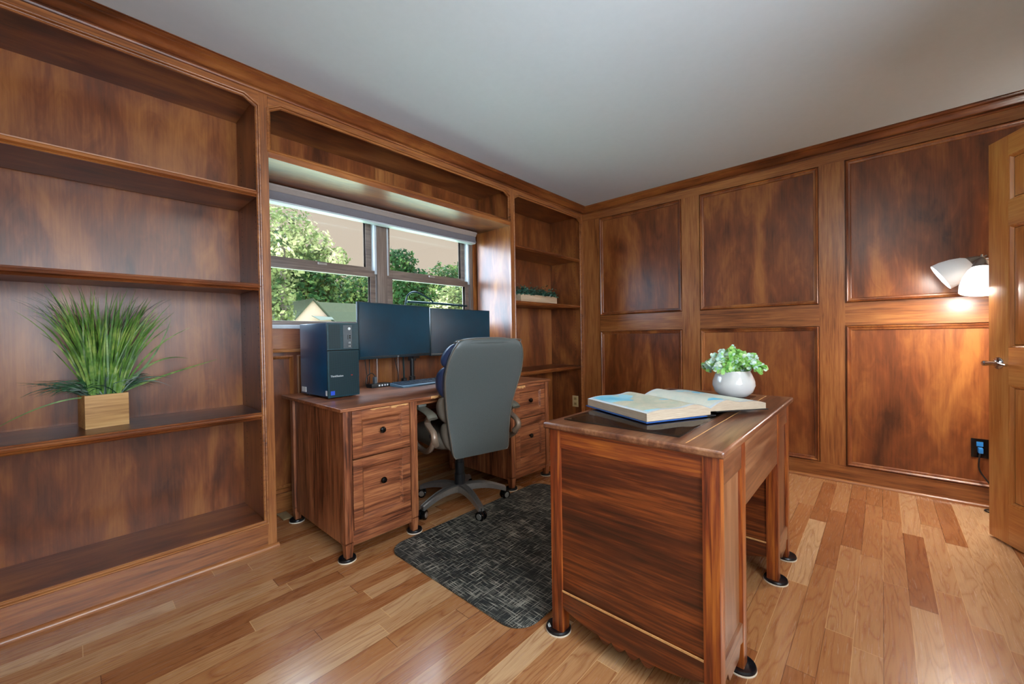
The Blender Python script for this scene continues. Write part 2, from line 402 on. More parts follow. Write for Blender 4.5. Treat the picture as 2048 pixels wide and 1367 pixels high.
# ------------------------------------------------------------------ room shell
H = 2.44; XE = 3.2; YS = -4.75; XW = -.46
struct('floor', G().box(-.62, 4.5, YS-.1, .12, -.06, 0), 'floor')
struct('ceiling', G().box(-.62, 4.5, YS-.1, .12, H, H+.06), 'ceiling')
WY0, WY1, WZ0, WZ1 = -3.0, -1.185, 1.18, 2.049
g = G(); g.box(XW-.12, XW, YS, WY0, 0, H); g.box(XW-.12, XW, WY1, .1, 0, H); g.box(XW-.12, XW, WY0, WY1, 0, WZ0); g.box(XW-.12, XW, WY0, WY1, WZ1, H)
struct('wall_west', g, 'cherryZ')
struct('wall_south', G().box(-.62, 4.5, YS-.1, YS, 0, H), 'wall')
EY0, EY1, EZ0, EZ1 = -4.45, -2.35, .9, 2.0
DY0, DY1 = -1.24, -.42
g = G(); g.box(XE, XE+.12, YS, EY0, 0, H); g.box(XE, XE+.12, EY1, DY0, 0, H); g.box(XE, XE+.12, DY1, .1, 0, H)
g.box(XE, XE+.12, EY0, EY1, 0, EZ0); g.box(XE, XE+.12, EY0, EY1, EZ1, H); g.box(XE, XE+.12, DY0, DY1, 2.07, H)
struct('wall_east', g, 'wall')
g = G(); g.box(4.38, 4.5, -2.4, .1, 0, H); g.box(XE+.12, 4.38, -2.5, -2.38, 0, H)
struct('wall_hall', g, 'wall')
g = G()
for y in (DY0, DY1): g.box(XE-.02, XE+.14, y-.05 if y == DY0 else y-.012, y+.012 if y == DY0 else y+.05, 0, 2.07)
g.box(XE-.02, XE+.14, DY0-.05, DY1+.05, 2.058, 2.11); struct('trim_3', g, 'doorZ')
# side window
w2 = struct('window_2'); g = G()
for y0, y1, z0, z1 in ((EY0, EY1, EZ0, EZ0+.05), (EY0, EY1, EZ1-.05, EZ1), (EY0, EY0+.05, EZ0, EZ1), (EY1-.05, EY1, EZ0, EZ1), (EY0, EY1, 1.43, 1.47), ((EY0+EY1)/2-.04, (EY0+EY1)/2+.04, EZ0, EZ1)): g.box(XE+.03, XE+.08, y0, y1, z0, z1, .004)
obj('window_frame', g, 'whiteplastic', w2)
obj('pane', G().box(XE+.05, XE+.056, EY0+.05, EY1-.05, EZ0+.05, EZ1-.05), 'glass', w2)

# north wall: raised panelling
wn_ = struct('wall_north')
obj('wall_backing', G().box(-.5, 4.5, .02, .12, 0, H), 'cherryZ', wn_)
cols_ = [(.1995, 1.0377), (1.1905, 2.03), (2.1776, 3.02)]; rows_ = [(.1215, 1.1304), (1.2889, 2.3044)]
MOULD = [(.0045, -.02), (.0045, .003), (.008, .008), (.012, .010), (.018, .006), (.021, .001), (.028, .0), (.034, -.005), (.036, -.016)]
xs = [0.0]+[c for p in cols_ for c in p]+[XE]
for i in range(4): obj('stile', G().box(xs[2*i], xs[2*i+1], 0, .02, .1215, 2.3044), 'frameZ', wn_)
for z0, z1 in ((0, .1215), (2.3044, 2.42)): obj('rail', G().box(0, XE, 0, .02, z0, z1), 'frameX', wn_)
for x0, x1 in cols_:
    obj('rail', G().box(x0, x1, 0, .02, 1.1304, 1.2889), 'frameX', wn_)
    for z0, z1 in rows_:
        obj('panel', G().box(x0+.03, x1-.03, .012, .02, z0+.03, z1-.03), 'cherryZ', wn_)
        g = G(); g.sweep([(x0, 0, z0), (x1, 0, z0), (x1, 0, z1), (x0, 0, z1)], MOULD, (0, -1, 0), side=-1)
        obj('panel_moulding', g, 'cherryZ', wn_)
SHOE = [(0, 0), (.016, 0), (.0155, .006), (.012, .013), (.006, .018), (0, .02)]
def xprism(pts, x0, x1, sy): return G().prism([(sy*a, b) for a, b in pts], 'x', x0, x1)
struct('baseboard_north', xprism(SHOE, .0, XE, -1), 'frameX')
CROWN = [(0, -.066), (.010, -.066), (.013, -.060), (.010, -.054), (.003, -.053), (.003, -.049), (.016, -.048), (.024, -.044), (.034, -.034), (.046, -.024), (.058, -.019), (.056, -.014), (.066, -.012), (.074, -.006), (.072, -.004), (.08, -.003), (.08, 0), (0, 0)]
g = G(); g.prism([(a, H+b) for a, b in CROWN], 'y', YS, 0); struct('trim_1', g, 'cherryY')
g = G(); g.prism([(-a, H+b) for a, b in CROWN], 'x', 0, XE); struct('trim_2', g, 'cherryX')

# ------------------------------------------------------------------ built-in bookcases and window surround
BEAD = [(-.007, -.006), (-.006, .003), (-.002, .007), (.002, .006), (.004, .001), (.004, -.006), (.008, -.007), (.011, -.004), (.014, -.007), (.014, -.016), (.004, -.018)]
ZB, ZT = .1355, 2.341
def octo(y0, y1, z0, z1, ch=.062, chb=0, x=0.0):
    p = [(x, y0, z0), (x, y1, z0), (x, y1, z1-ch*.6), (x, y1-ch, z1), (x, y0+ch, z1), (x, y0, z1-ch*.6)]
    return p
def corner_fill(g, y, z, s, ch=.062): g.prism([(y, z), (y+s*ch, z), (y, z-ch*.6)], 'x', -.02, 0)
def bookcase(y0, y1, o0, o1, shelves, label, cat):
    """y0..y1 outer, o0..o1 opening"""
    t = thing('built_in_bookcase', label, cat, (-.2, (y0+y1)/2, 0))
    for a_, b_ in ((y0, o0), (o1, y1)): obj('stile', G().box(-.02, 0, a_, b_, .0, 2.42), 'frameZ', t, True)
    g = G(); g.box(-.02, 0, o0, o1, ZT, 2.42); corner_fill(g, o0, ZT, 1); corner_fill(g, o1, ZT, -1)
    obj('top_rail', g, 'frameY', t, True)
    obj('bottom_rail', G().box(-.02, 0, o0, o1, 0, ZB), 'frameY', t, True)
    obj('back_panel', G().box(-.43, -.41, y0, y1, 0, 2.42), 'cherryZ', t, True)
    obj('side_panel', G().box(-.41, -.02, y0, o0-.001, 0, 2.42), 'cherryZ', t, True)
    obj('side_panel', G().box(-.41, -.02, o1+.001, y1, 0, 2.42), 'cherryZ', t, True)
    obj('bottom_board', G().box(-.41, -.02, o0, o1, ZB-.02, ZB-.001), 'cherryY', t, True)
    obj('top_board', G().box(-.41, -.02, o0, o1, 2.36, 2.38), 'cherryY', t, True)
    g = G(); g.sweep(octo(o0, o1, ZB, ZT), BEAD, (1, 0, 0), side=-1); obj('bead_moulding', g, 'frameY', t, True)
    for z in shelves:
        g = G()
        g.box(-.40, -.03, o0+.002, o1-.002, z-.022, z)
        g.prism([(-.03, z-.034), (-.018, z-.036), (-.012, z-.031), (-.020, z-.026), (-.009, z-.022), (-.005, z-.014), (-.009, z-.008), (-.021, z-.006), (-.019, z), (-.03, z)], 'y', o0+.002, o1-.002)
        obj('shelf', g, 'cherryY', t, True)
    g = G()
    for y, s in ((o0, 1), (o1, -1)):
        for x in (-.085, -.335):
            for kz in range(int((2.2-.25)/.035)):
                z = .25+kz*.035
                if all(abs(z-q+.01) > .03 for q in shelves): g.lathe([(.0035, 0), (.0035, .0008)], (x, y-s*.0002, z), 6, (0, s, 0))
    o = obj('peg_holes', g, 'black', t, True); o['kind'] = 'stuff'
    g = G(); g.prism(SHOE, 'y', y0+.002, y1+ (.008 if y1 < -2 else 0)); obj('shoe_moulding', g, 'frameY', t, True)
    return t
bookcase(-4.50, -3.027, -4.40, -3.069, (1.8687, 1.385, .7145), 'wide dark cherry built-in bookcase left of the window, holding the tall grass plant', 'bookcase')
bookcase(-1.156, 0.0, -1.1055, -.0395, (1.9052, 1.408, .7672), 'narrow dark cherry built-in bookcase in the corner, right of the window', 'bookcase')
# overhead cabinet above the window
BY0, BY1 = -3.026, -1.157
t = thing('overhead_shelf', 'dark cherry open shelf box spanning above the window between the bookcases', 'shelf', (-.2, (BY0+BY1)/2, 2.049))
obj('bottom_board', G().box(-.455, 0, BY0, BY1, 2.049, 2.086), 'cherryY', t, True)
g = G(); g.box(-.02, 0, BY0, BY1, ZT, 2.42); corner_fill(g, BY0, ZT, 1); corner_fill(g, BY1, ZT, -1)
obj('top_rail', g, 'frameY', t, True)
obj('back_panel', G().box(-.43, -.40, BY0, BY1, 2.086, 2.40), 'cherryZ', t, True)
obj('top_board', G().box(-.40, -.02, BY0, BY1, 2.36, 2.38), 'cherryY', t, True)
g = G(); g.sweep(octo(BY0, BY1, 2.086, ZT), BEAD, (1, 0, 0), side=-1); obj('bead_moulding', g, 'frameY', t, True)
obj('joint_batten', G().box(-.40, -.392, -2.20, -2.02, 2.086, 2.35), 'frameZ', t, True)

# window bay: sashes, sill, apron, panels under the window
w1 = struct('window_1')
def ring(g, x0, x1, y0, y1, z0, z1, wd, wb=None, wt=None):
    wb = wb or wd; wt = wt or wd
    g.box(x0, x1, y0, y0+wd, z0, z1, .003); g.box(x0, x1, y1-wd, y1, z0, z1, .003)
    g.box(x0, x1, y0+wd, y1-wd, z0, z0+wb, .003); g.box(x0, x1, y0+wd, y1-wd, z1-wt, z1, .003)
YM = -2.115
g = G(); g.box(XW-.12, XW-.005, YM-.042, YM+.042, WZ0, WZ1, .003); obj('mullion', g, 'sashZ', w1)
g = G(); g.box(XW-.12, XW-.002, WY0, WY0+.03, WZ0, WZ1); g.box(XW-.12, XW-.002, WY1-.03, WY1, WZ0, WZ1); g.box(XW-.12, XW-.002, WY0, WY1, WZ1-.03, WZ1)
obj('window_frame', g, 'sashZ', w1)
g = G()
for y in (YM-.050, YM+.050, WY1-.040, WY0+.04): g.box(XW-.10, XW-.012, y-.008, y+.008, WZ0+.40, WZ1-.03)
obj('jamb_liner', g, 'whiteplastic', w1)
for y0, y1 in ((WY0+.03, YM-.042), (YM+.042, WY1-.03)):
    g = G(); ring(g, -.515, -.480, y0+.008, y1-.008, 1.185, 1.605, .045, .03, .05); s_ = obj('lower_sash', g, 'sashY', w1)
    obj('pane', G().box(-.500, -.496, y0+.05, y1-.05, 1.21, 1.56), 'glass', s_)
    g = G(); ring(g, -.560, -.525, y0+.016, y1-.016, 1.585, 2.03, .045, .05, .05); s_ = obj('upper_sash', g, 'sashY', w1)
    obj('pane', G().box(-.545, -.541, y0+.055, y1-.055, 1.63, 1.99), 'glass', s_)
    g = G(); g.box(-.48, -.470, (y0+y1)/2-.03, (y0+y1)/2+.03, 1.604, 1.618, .003); obj('sash_lock', g, 'silver', w1)
obj('window_sill', G().box(XW-.06, -.43, WY0-.02, WY1+.02, 1.162, 1.186, .006), 'whiteplastic', w1)
ap = struct('trim_4', G().box(XW, -.445, BY0+.001, BY1-.001, 1.03, 1.162), 'cherryY')
g = G(); g.box(XW, -.440, BY0+.001, BY1-.001, 0, .115)
g.prism([(XW, 1.012), (-.430, 1.012), (-.427, 1.02), (-.432, 1.03), (-.44, 1.034), (XW, 1.034)], 'y', BY0+.001, BY1-.001)
struct('baseboard_west', g, 'frameY')
ys = [BY0+.02, -2.76, -2.20, -2.02, -1.42, BY1-.02]
wp = struct('wall_panelling')
for a, b in zip(ys, ys[1:]):
    g = G(); g.sweep([(XW, a+.012, .14), (XW, b-.012, .14), (XW, b-.012, .99), (XW, a+.012, .99)], [(0, 0), (0, .010), (.008, .014), (.018, .006), (.022, 0)], (1, 0, 0), side=-1)
    obj('panel_moulding', g, 'frameZ', wp)

# blind cassette
t = thing('roller_blind', 'taupe window blind cassette rolled up under the overhead shelf', 'blind', (-.40, -2.08, 1.945))
g = G(); g.prism([(-.44, 2.047), (-.365, 2.047), (-.352, 2.04), (-.352, 2.030), (-.360, 2.022), (-.366, 2.012), (-.372, 2.005), (-.44, 2.005)], 'y', -2.99, -1.222); obj('cornice', g, 'blind', t, True)
g = G(); g.prism([(-.44, 2.004), (-.374, 2.004), (-.372, 1.97), (-.364, 1.958), (-.362, 1.950), (-.44, 1.950)], 'y', -2.99, -1.224); obj('cassette', g, 'blindgrey', t, True)
g = G(); g.box(-.43, -.366, -2.98, -1.23, 1.938, 1.950, .003); obj('bottom_rail', g, 'whiteplastic', t, True)

# ------------------------------------------------------------------ open door
ex, ey = 2.800, -.487; dd = Vector((.432, -.902, 0)).normalized()
t = thing('panel_door', 'open honey-brown six-panel wooden door at the right edge with lever handle', 'door', (ex, ey, 0), math.atan2(dd.y, dd.x))
t['kind'] = 'structure'; t.name = 'door_1'
del t['category']
DW, DT = .76, .035      # local x: 0 edge .. hinge ; local y: + is away from camera side? computed below
def dbox(x0, x1, z0, z1, y0=-.0175, y1=.0175, b=.001): return G().box(x0, x1, y0, y1, z0, z1, b)
zr = [.01, .21, .81, .993, 1.60, 1.72, 1.945, 2.045]
obj('stile', dbox(0, .115, .01, 2.045), 'doorZ', t); obj('stile', dbox(DW-.115, DW, .01, 2.045), 'doorZ', t)
obj('stile', dbox(.325, .435, .21, 1.945), 'doorZ', t)
for a, b in ((.01, .21), (.81, .993), (1.60, 1.72), (1.945, 2.045)): obj('rail', dbox(.115, DW-.115, a, b), 'doorX', t)
for x0, x1 in ((.115, .325), (.435, DW-.115)):
    for z0, z1 in ((.21, .81), (.993, 1.60), (1.72, 1.945)):
        g = G(); g.box(x0, x1, -.004, .004, z0, z1)
        for sy in (-1, 1):
            a = [(x0+.018, sy*.004, z0+.018), (x1-.018, sy*.004, z0+.018), (x1-.018, sy*.004, z1-.018), (x0+.018, sy*.004, z1-.018)]
            b = [(x0+.05, sy*.013, z0+.05), (x1-.05, sy*.013, z0+.05), (x1-.05, sy*.013, z1-.05), (x0+.05, sy*.013, z1-.05)]
            g.loft([a, b])
            g.sweep([(x0, sy*.0, z0), (x1, 0, z0), (x1, 0, z1), (x0, 0, z1)], [(0, .004), (0, .0165), (.006, .015), (.012, .008), (.016, .004)], (0, sy, 0), side=sy)
        obj('door_panel', g, 'doorZ', t)
for sy in (-1, 1):
    g = G(); hz = .914; hx = .06
    g.lathe([(.031, .0), (.031, .004), (.026, .009), (.012, .012), (.011, .045), (.013, .05), (.013, .062), (.008, .066), (.001, .066)], (hx, sy*.0175, hz), 20, (0, sy, 0))
    g.tube([(hx, sy*.070, hz), (hx+.03, sy*.072, hz+.003), (hx+.075, sy*.071, hz+.002), (hx+.115, sy*.066, hz-.004)], .010, 10, flat=.007, smooth=4)
    obj('door_handle', g, 'chrome', t)

# ------------------------------------------------------------------ furniture pads
def pad(x, y, r, label, group, hollow=False):
    t = thing('furniture_slider', label, 'slider', (x, y, 0), 0, group)
    obj('felt_base', G().lathe([(r, 0), (r, .004), (r*.98, .005)], seg=28), 'felt', t)
    obj('rubber_cup', G().lathe([(r*.97, .005), (r*.99, .010), (r*.93, .0155), (r*.8, .013), (r*.3, .0095), (0, .0095)], seg=28), 'pad', t)
    return t

# ------------------------------------------------------------------ desk by the window
D1 = thing('double_pedestal_desk', 'reddish-brown rustic double pedestal desk under the window with black knobs and chipped edges', 'desk', (.04, -2.045, 0))
TX0, TX1, TY0, TY1, TZ = -.355, .452, -2.878, -1.208, .752
g = G(); g.prism([(TX0, TZ-.018), (TX1-.006, TZ-.018), (TX1-.003, TZ-.014), (TX1-.004, TZ-.010), (TX1, TZ-.006), (TX1-.002, TZ), (TX0, TZ)], 'y', TY0, TY1)
obj('desktop', g, 'rusticY', D1, True, bevel=.0015)
LG_ = .0095
def leg1(x0, x1, y0, y1, nm='leg'):
    g = G(); g.box(x0, x1, y0, y1, .088, TZ-.018, .002); g.box(x0+.002, x1-.002, y0+.002, y1-.002, .079, .088)
    cx, cy = (x0+x1)/2, (y0+y1)/2; a = (x1-x0)/2; b = (y1-y0)/2
    g.loft([[(cx-a*s, cy-b*s, z), (cx+a*s, cy-b*s, z), (cx+a*s, cy+b*s, z), (cx-a*s, cy+b*s, z)] for s, z in ((.98, .079), (.72, .012))])
    obj(nm, g, 'rusticZ', D1, True)
peds = ((-2.862, -2.440), (-1.662, -1.226))
slot = [('by the near corner of the window desk', .44, -2.845), ('under the window desk leg left of the chair', .44, -2.455), ('under the rear left leg of the window desk', -.235, -2.845),
        ('under the window desk leg behind the chair', .44, -1.645), ('under the far right front leg of the window desk', .44, -1.245)]
for pi_, (a, b) in enumerate(peds):
    for y0, y1 in ((a, a+.042), (b-.042, b)):
        leg1(.398, .442, y0, y1); leg1(-.262, -.218, y0, y1)
    outer = a+.012 if pi_ == 0 else a+.010
    obj('side_panel', G().box(-.218, .398, a+.012, a+.028, .062, TZ-.018), 'rusticZ', D1, True)
    obj('side_panel', G().box(-.218, .398, b-.028, b-.012, .062, TZ-.018), 'rusticZ', D1, True)
    obj('back_panel', G().box(-.245, -.232, a+.042, b-.042, .062, TZ-.018), 'rusticZ', D1, True)
    obj('bottom_rail', G().box(.41, .434, a+.042, b-.042, .066, .138, .001), 'rusticY', D1, True)
    y0, y1 = a+.046, b-.050
    for z0, z1, big in ((.495, .732, 0), (.142, .488, 1)):
        g = G(); fw = .048
        g.box(.40, .442, y0, y0+fw, z0, z1, .0015); g.box(.40, .442, y1-fw, y1, z0, z1, .0015)
        g.box(.40, .442, y0+fw, y1-fw, z0, z0+fw, .0015); g.box(.40, .442, y0+fw, y1-fw, z1-fw, z1, .0015)
        g.box(.40, .428, y0+fw-.002, y1-fw+.002, z0+fw-.002, z1-fw+.002)
        g.sweep([(.428, y0+fw, z0+fw), (.428, y1-fw, z0+fw), (.428, y1-fw, z1-fw), (.428, y0+fw, z1-fw)], [(-.001, 0), (-.001, .013), (.012, .002), (.013, 0)], (1, 0, 0), side=-1)
        d = obj('drawer', g, 'rusticY', D1, True)
        zk = (z0+z1)/2+(.035 if big else 0)
        kn = G().lathe([(.006, 0), (.006, .010), (.015, .014), (.017, .02), (.014, .026), (.006, .029), (0, .0295)], (.428, (y0+y1)/2, zk), 18, (1, 0, 0))
        kn.bm.transform(Matrix.Translation(Vector(D1['_l'])).inverted())
        obj('knob', kn, 'darkmetal', d)
def chip(y0, y1, z, x, hgt=.006, n=9, seed=1):
    rn = random.Random(seed); top = [(y0+(y1-y0)*i/n, z+rn.uniform(-.001, .001)) for i in range(n+1)]
    bot = [(y0+(y1-y0)*i/n, z-hgt*rn.uniform(.3, 1.2)) for i in range(n, -1, -1)]
    g = G(); g.prism(top+bot, 'x', x, x+.0008); o = obj('edge_chip', g, 'chipwood', D1, True); o['label'] = 'bare tan chip in the brown edge'
chip(-2.35, -2.225, .7535, .4515, .016, 9, 3); chip(-2.60, -2.50, .7315, .442, .012, 8, 4); chip(-2.72, -2.61, .7305, .442, .006, 10, 5); chip(-1.59, -1.505, .7305, .442, .020, 8, 6)
obj('modesty_panel', G().box(-.24, -.225, -2.44, -1.662, .30, TZ-.018), 'rusticY', D1, True)
obj('apron_rail', G().box(.36, .38, -2.44, -1.662, .70, TZ-.018), 'rusticY', D1, True)
for (lb, x, y) in slot: pad(x-.02 if x > 0 else x, y, .043, 'round black slider '+lb, 'sliders under the window desk')

# ------------------------------------------------------------------ walnut desk in front
A2 = R(.3)
D2 = thing('walnut_desk', 'glossy dark walnut kneehole desk with scalloped side rail in the foreground', 'desk', (1.450, -2.581, 0), A2)
W2, L2, Z2 = .610, 1.192, .7755
# plank top with rounded nosing on its short ends
g = G(); c_ = .03
def oval(o, z): return [(-.0+o+c_*0, 0+o), (W2-o, 0+o), (W2-o, L2-o), (0+o, L2-o)]
g.box(.0, W2, 0, L2, Z2-.024, Z2-.001)
obj('desktop', g, 'waltopY', D2, bevel=.007)
g = G()
for x in (.50,): g.box(x, x+.0025, .03, L2-.03, Z2-.0015, Z2-.0004)
o = obj('board_joint', g, 'chipwood', D2); o['label'] = 'pale worn joint between the top boards'
IN, PW = .018, .045; ZTOP = Z2-.024
def post(x0, y0, z0=.0105):
    g = G(); g.box(x0, x0+PW, y0, y0+PW, z0, ZTOP, .002); obj('leg', g, 'walpostZ', D2)
PL = .295
pedsY = ((IN, IN+PL), (L2-IN-PL, L2-IN))
for a, b in pedsY:
    for y in (a, b-PW):
        post(IN, y); post(W2-IN-PW, y)
    for k_, y in ((0, a), (1, b)):
        s_ = 1 if k_ == 0 else -1
        ya, yb = sorted((y+s_*.008, y+s_*.020))
        obj('end_panel', G().box(IN+PW, W2-IN-PW, ya, yb, .165, ZTOP), 'walnutX', D2)
        ya, yb = sorted((y+s_*.003, y+s_*.008))
        o = obj('top_rail', G().box(IN+PW, W2-IN-PW, ya, yb, .685, ZTOP), 'walpostX', D2)
        # scalloped bottom rail
        x0, x1 = IN+PW, W2-IN-PW; n = 60; low = []
        for i in range(n+1):
            q = i/n; e = min(q, 1-q)
            z = .104-.030*math.sin(min(e/.30, 1)*math.pi/2)-(0 if e < .30 else .020*abs(math.sin((e-.30)/.10*math.pi)))
            low.append((x0+(x1-x0)*q, z))
        ya, yb = sorted((y+s_*.004, y+s_*.020))
        g = G(); g.prism(low+[(x1, .165), (x0, .165)], 'y', ya, yb); obj('scalloped_rail', g, 'walnutX', D2)
        ya, yb = sorted((y+s_*.001, y+s_*.004))
        g = G(); g.box(x0, x1, ya, yb, .163, .169); o = obj('rail_edge', g, 'chipwood', D2); o['label'] = 'pale worn rail edge'
    for x, s_ in ((W2-IN, -1), (IN, 1)):
        ys_ = (a+PW, b-PW)
        xa, xb = sorted((x+s_*.012, x+s_*.020)); obj('side_panel', G().box(xa, xb, *ys_, .15, ZTOP), 'waltopZ', D2)
        xa, xb = sorted((x+s_*.002, x+s_*.014)); obj('side_rail', G().box(xa, xb, *ys_, .62+.04, ZTOP, .001), 'waltopY', D2)
        p = [(ys_[0], .16), (ys_[1], .16), (ys_[1], .10), (ys_[1]-.03, .108), (ys_[1]-.05, .075)]+[(ys_[0]+.05, .075), (ys_[0]+.03, .108), (ys_[0], .10)]
        obj('side_rail', G().prism(p, 'x', xa, xb), 'waltopY', D2)
yk0, yk1 = pedsY[0][1], pedsY[1][0]
obj('kneehole_apron', G().box(W2-IN-.014, W2-IN-.002, yk0, yk1, .525, ZTOP, .001), 'waltopY', D2)
obj('kneehole_apron', G().box(IN+.002, IN+.014, yk0, yk1, .60, ZTOP, .001), 'walnutY', D2)
for x in (IN+PW/2, W2-IN-PW/2):
    for a, b in pedsY:
        for y in (a+PW/2, b-PW/2):
            wx = 1.450+math.cos(A2)*x-math.sin(A2)*y; wy = -2.581+math.sin(A2)*x+math.cos(A2)*y
            nm = {(0, 0): 'under the left front leg of the walnut desk, showing a pale label', (1, 0): 'hidden under the right front leg of the walnut desk'}.get((x > .3, 0 if y < .1 else 1))
            if y > .1: nm = 'on the '+('door' if x > .3 else 'chair')+' side of the walnut desk kneehole, '+('nearer' if y < .4 else 'farther') + ' pedestal' if .2 < y < .95 else 'under the farthest '+('right' if x > .3 else 'left')+' leg of the walnut desk'
            p = pad(wx+(.008 if x > .3 else -.012), wy, .047, ('round black slider '+nm).replace('hidden ', ''), 'sliders under the walnut desk')
            if x < .3 and y < .1:
                g = G(); g.obox((-.026, -.018, .0128), ((.8, -.6, 0), (.6, .8, 0), (0, 0, 1)), (.010, .0016, .0004)); g.obox((-.029, -.023, .0131), ((.8, -.6, 0), (.6, .8, 0), (0, 0, 1)), (.010, .0016, .0004)); o = obj('printed_label', g, 'whitemark', p); o['label'] = 'small white printed mark'

# glass sheet, atlas, white pot on the walnut desk
g = G(); g.box(1.492, 1.916, -2.505, -1.485, Z2, Z2+.006, .0015); gl_ = obj('glass_sheet', g, 'desk_glass')
tag(gl_, 'dark reflective sheet of glass lying flat on the walnut desk top', 'glass sheet')
ZG = Z2+.006
BU = Vector((.439, .898, 0)); BV = Vector((-.903, .43, 0)).normalized(); BO = Vector((1.902, -2.152, ZG))
bk = thing('open_atlas', 'large open hardcover atlas showing blue and beige maps, lying on the glass', 'book', tuple(BO), math.atan2(BU.y, BU.x))
PWD, PHT = .292, .375
def page_z(q, side):   # q 0 gutter..1 fore edge : top surface height
    hump = .052 if side < 0 else .056
    edge = .036 if side < 0 else .030
    return .030+(hump-.030)*math.sin(min(q/.30, 1)*math.pi/2) if q < .30 else hump+(edge-hump)*((q-.30)/.70)**1.0*(1.0)+.004*math.sin((q-.3)/.7*math.pi*2)*(-1)
def bot_z(q, side): return .004 if side < 0 else .004+.012*(1-q)
n = 22
for side, nm, mp in ((-1, 'left', 'mapL'), (1, 'right', 'mapR')):
    # page block
    g = G(); rings = []
    for v in (0, PHT):
        top = [(side*PWD*i/n, v, page_z(i/n, side)) for i in range(n+1)]
        bot = [(side*PWD*i/n, v, bot_z(i/n, side)+(.004)) for i in range(n, -1, -1)]
        rings.append(top+bot)
    g.loft(rings); blk = obj('page_block', g, 'edges', bk, sharp=25)
    g = G(); rings = []
    for v in (0, PHT):
        rings.append([(side*PWD*i/n, v, page_z(i/n, side)+.0004) for i in range(n+1)])
    g.loft(rings, cap=False, closed=False); obj('page_sheet', g, 'paper', bk)
    g = G(); rings = []
    for v in (.014, PHT-.014):
        rings.append([(side*PWD*(.03+.92*i/n), v, page_z(.03+.92*i/n, side)+.001) for i in range(n+1)])
    g.loft(rings, cap=False, closed=False); o = obj('map_page', g, mp, bk)
    g = G(); rings = []
    for v in (-.006, PHT+.006):
        rings.append([(side*(PWD+.006), v, bot_z(1, side)+.003), (side*.022, v, bot_z(0, side)+.003), (side*.022, v, bot_z(0, side)-.0), (side*(PWD+.006), v, bot_z(1, side)-.0)])
    g.loft(rings); obj('cover_board', g, 'cover' if side < 0 else 'coverdark', bk)
g = G(); g.box(-.022, .022, -.004, PHT+.004, .0025, .006); obj('spine', g, 'coverdark', bk)

pt = thing('potted_eucalyptus', 'round white ceramic pot of pale green and blue-green leaves beside the atlas', 'plant', (1.836, -1.568, ZG))
g = G(); g.lathe([(.045, 0), (.062, .004), (.083, .025), (.0935, .055), (.092, .075), (.082, .103), (.074, .121), (.073, .126), (.070, .126), (.070, .118), (.078, .095), (.05, .09), (0, .09)], seg=40)
obj('pot', g, 'white', pt)
def leaf_disc(g, c, nrm, r, el=1.0, seg=6, up=None):
    nrm = Vector(nrm).normalized(); u = nrm.orthogonal().normalized() if up is None else (Vector(up)-nrm*Vector(up).dot(nrm)).normalized()
    w_ = nrm.cross(u); c = Vector(c)
    ps = [c+u*math.cos(2*math.pi*i/seg)*r*el+w_*math.sin(2*math.pi*i/seg)*r+nrm*(.12*r*math.cos(4*math.pi*i/seg)) for i in range(seg)]
    g.faces([tuple(p) for p in ps], [tuple(range(seg))])
def rv(rn): return Vector((rn.gauss(0, 1), rn.gauss(0, 1), rn.gauss(0, 1))).normalized()
rn = random.Random(5); gs = {'euc': G(), 'eucg': G()}; stems = G()
for i in range(120):
    a = rn.uniform(0, 2*math.pi); sp = rn.uniform(.03, 1)**.75; d = Vector((math.cos(a)*sp, math.sin(a)*sp, 0))
    L = rn.uniform(.75, 1.1)
    p0 = Vector((d.x*.05, d.y*.05, .105)); p1 = p0+Vector((d.x*.05, d.y*.05, .06*L)); p2 = p0+Vector((d.x*.098*L, d.y*.098*L, (.118-.105*sp**2)*L))
    P = crom([p0, p1, p2], 5); stems.tube(P, .0012, 4)
    for j, p in enumerate(P[3:]):
        for q in range(4):
            o_ = rv(rn)*.010; key = 'eucg' if (p.y+o_.y < -.0 and p.x > -.02 and rn.random() < .8) or rn.random() < .25 else 'euc'
            leaf_disc(gs[key], p+o_, rv(rn)+Vector((.4, -1.0, .8)), rn.uniform(.0065, .0105), 1.15)
obj('stems', stems, 'eucg', pt)
o = obj('foliage', gs['euc'], 'euc', pt); o['label'] = 'pale blue-green round leaves'; o['kind'] = 'stuff'
o = obj('foliage', gs['eucg'], 'eucg', pt); o['label'] = 'bright green leaves'; o['kind'] = 'stuff'

# ------------------------------------------------------------------ mat
def rrect(x0, x1, y0, y1, r, k=8):
    p = []
    for cx, cy, a0 in ((x1-r, y1-r, 0), (x0+r, y1-r, 90), (x0+r, y0+r, 180), (x1-r, y0+r, 270)):
        for i in range(k+1):
            a = R(a0+90*i/k); p.append((cx+math.cos(a)*r, cy+math.sin(a)*r))
    return p
g = G(); g.prism(rrect(.478, 1.40, -2.665, -1.42, .10), 'z', 0.0005, .009)
tag(obj('floor_mat', g, 'matweave', bevel=.002), 'dark grey woven anti-fatigue mat with rounded corners on the floor between the desks', 'mat')

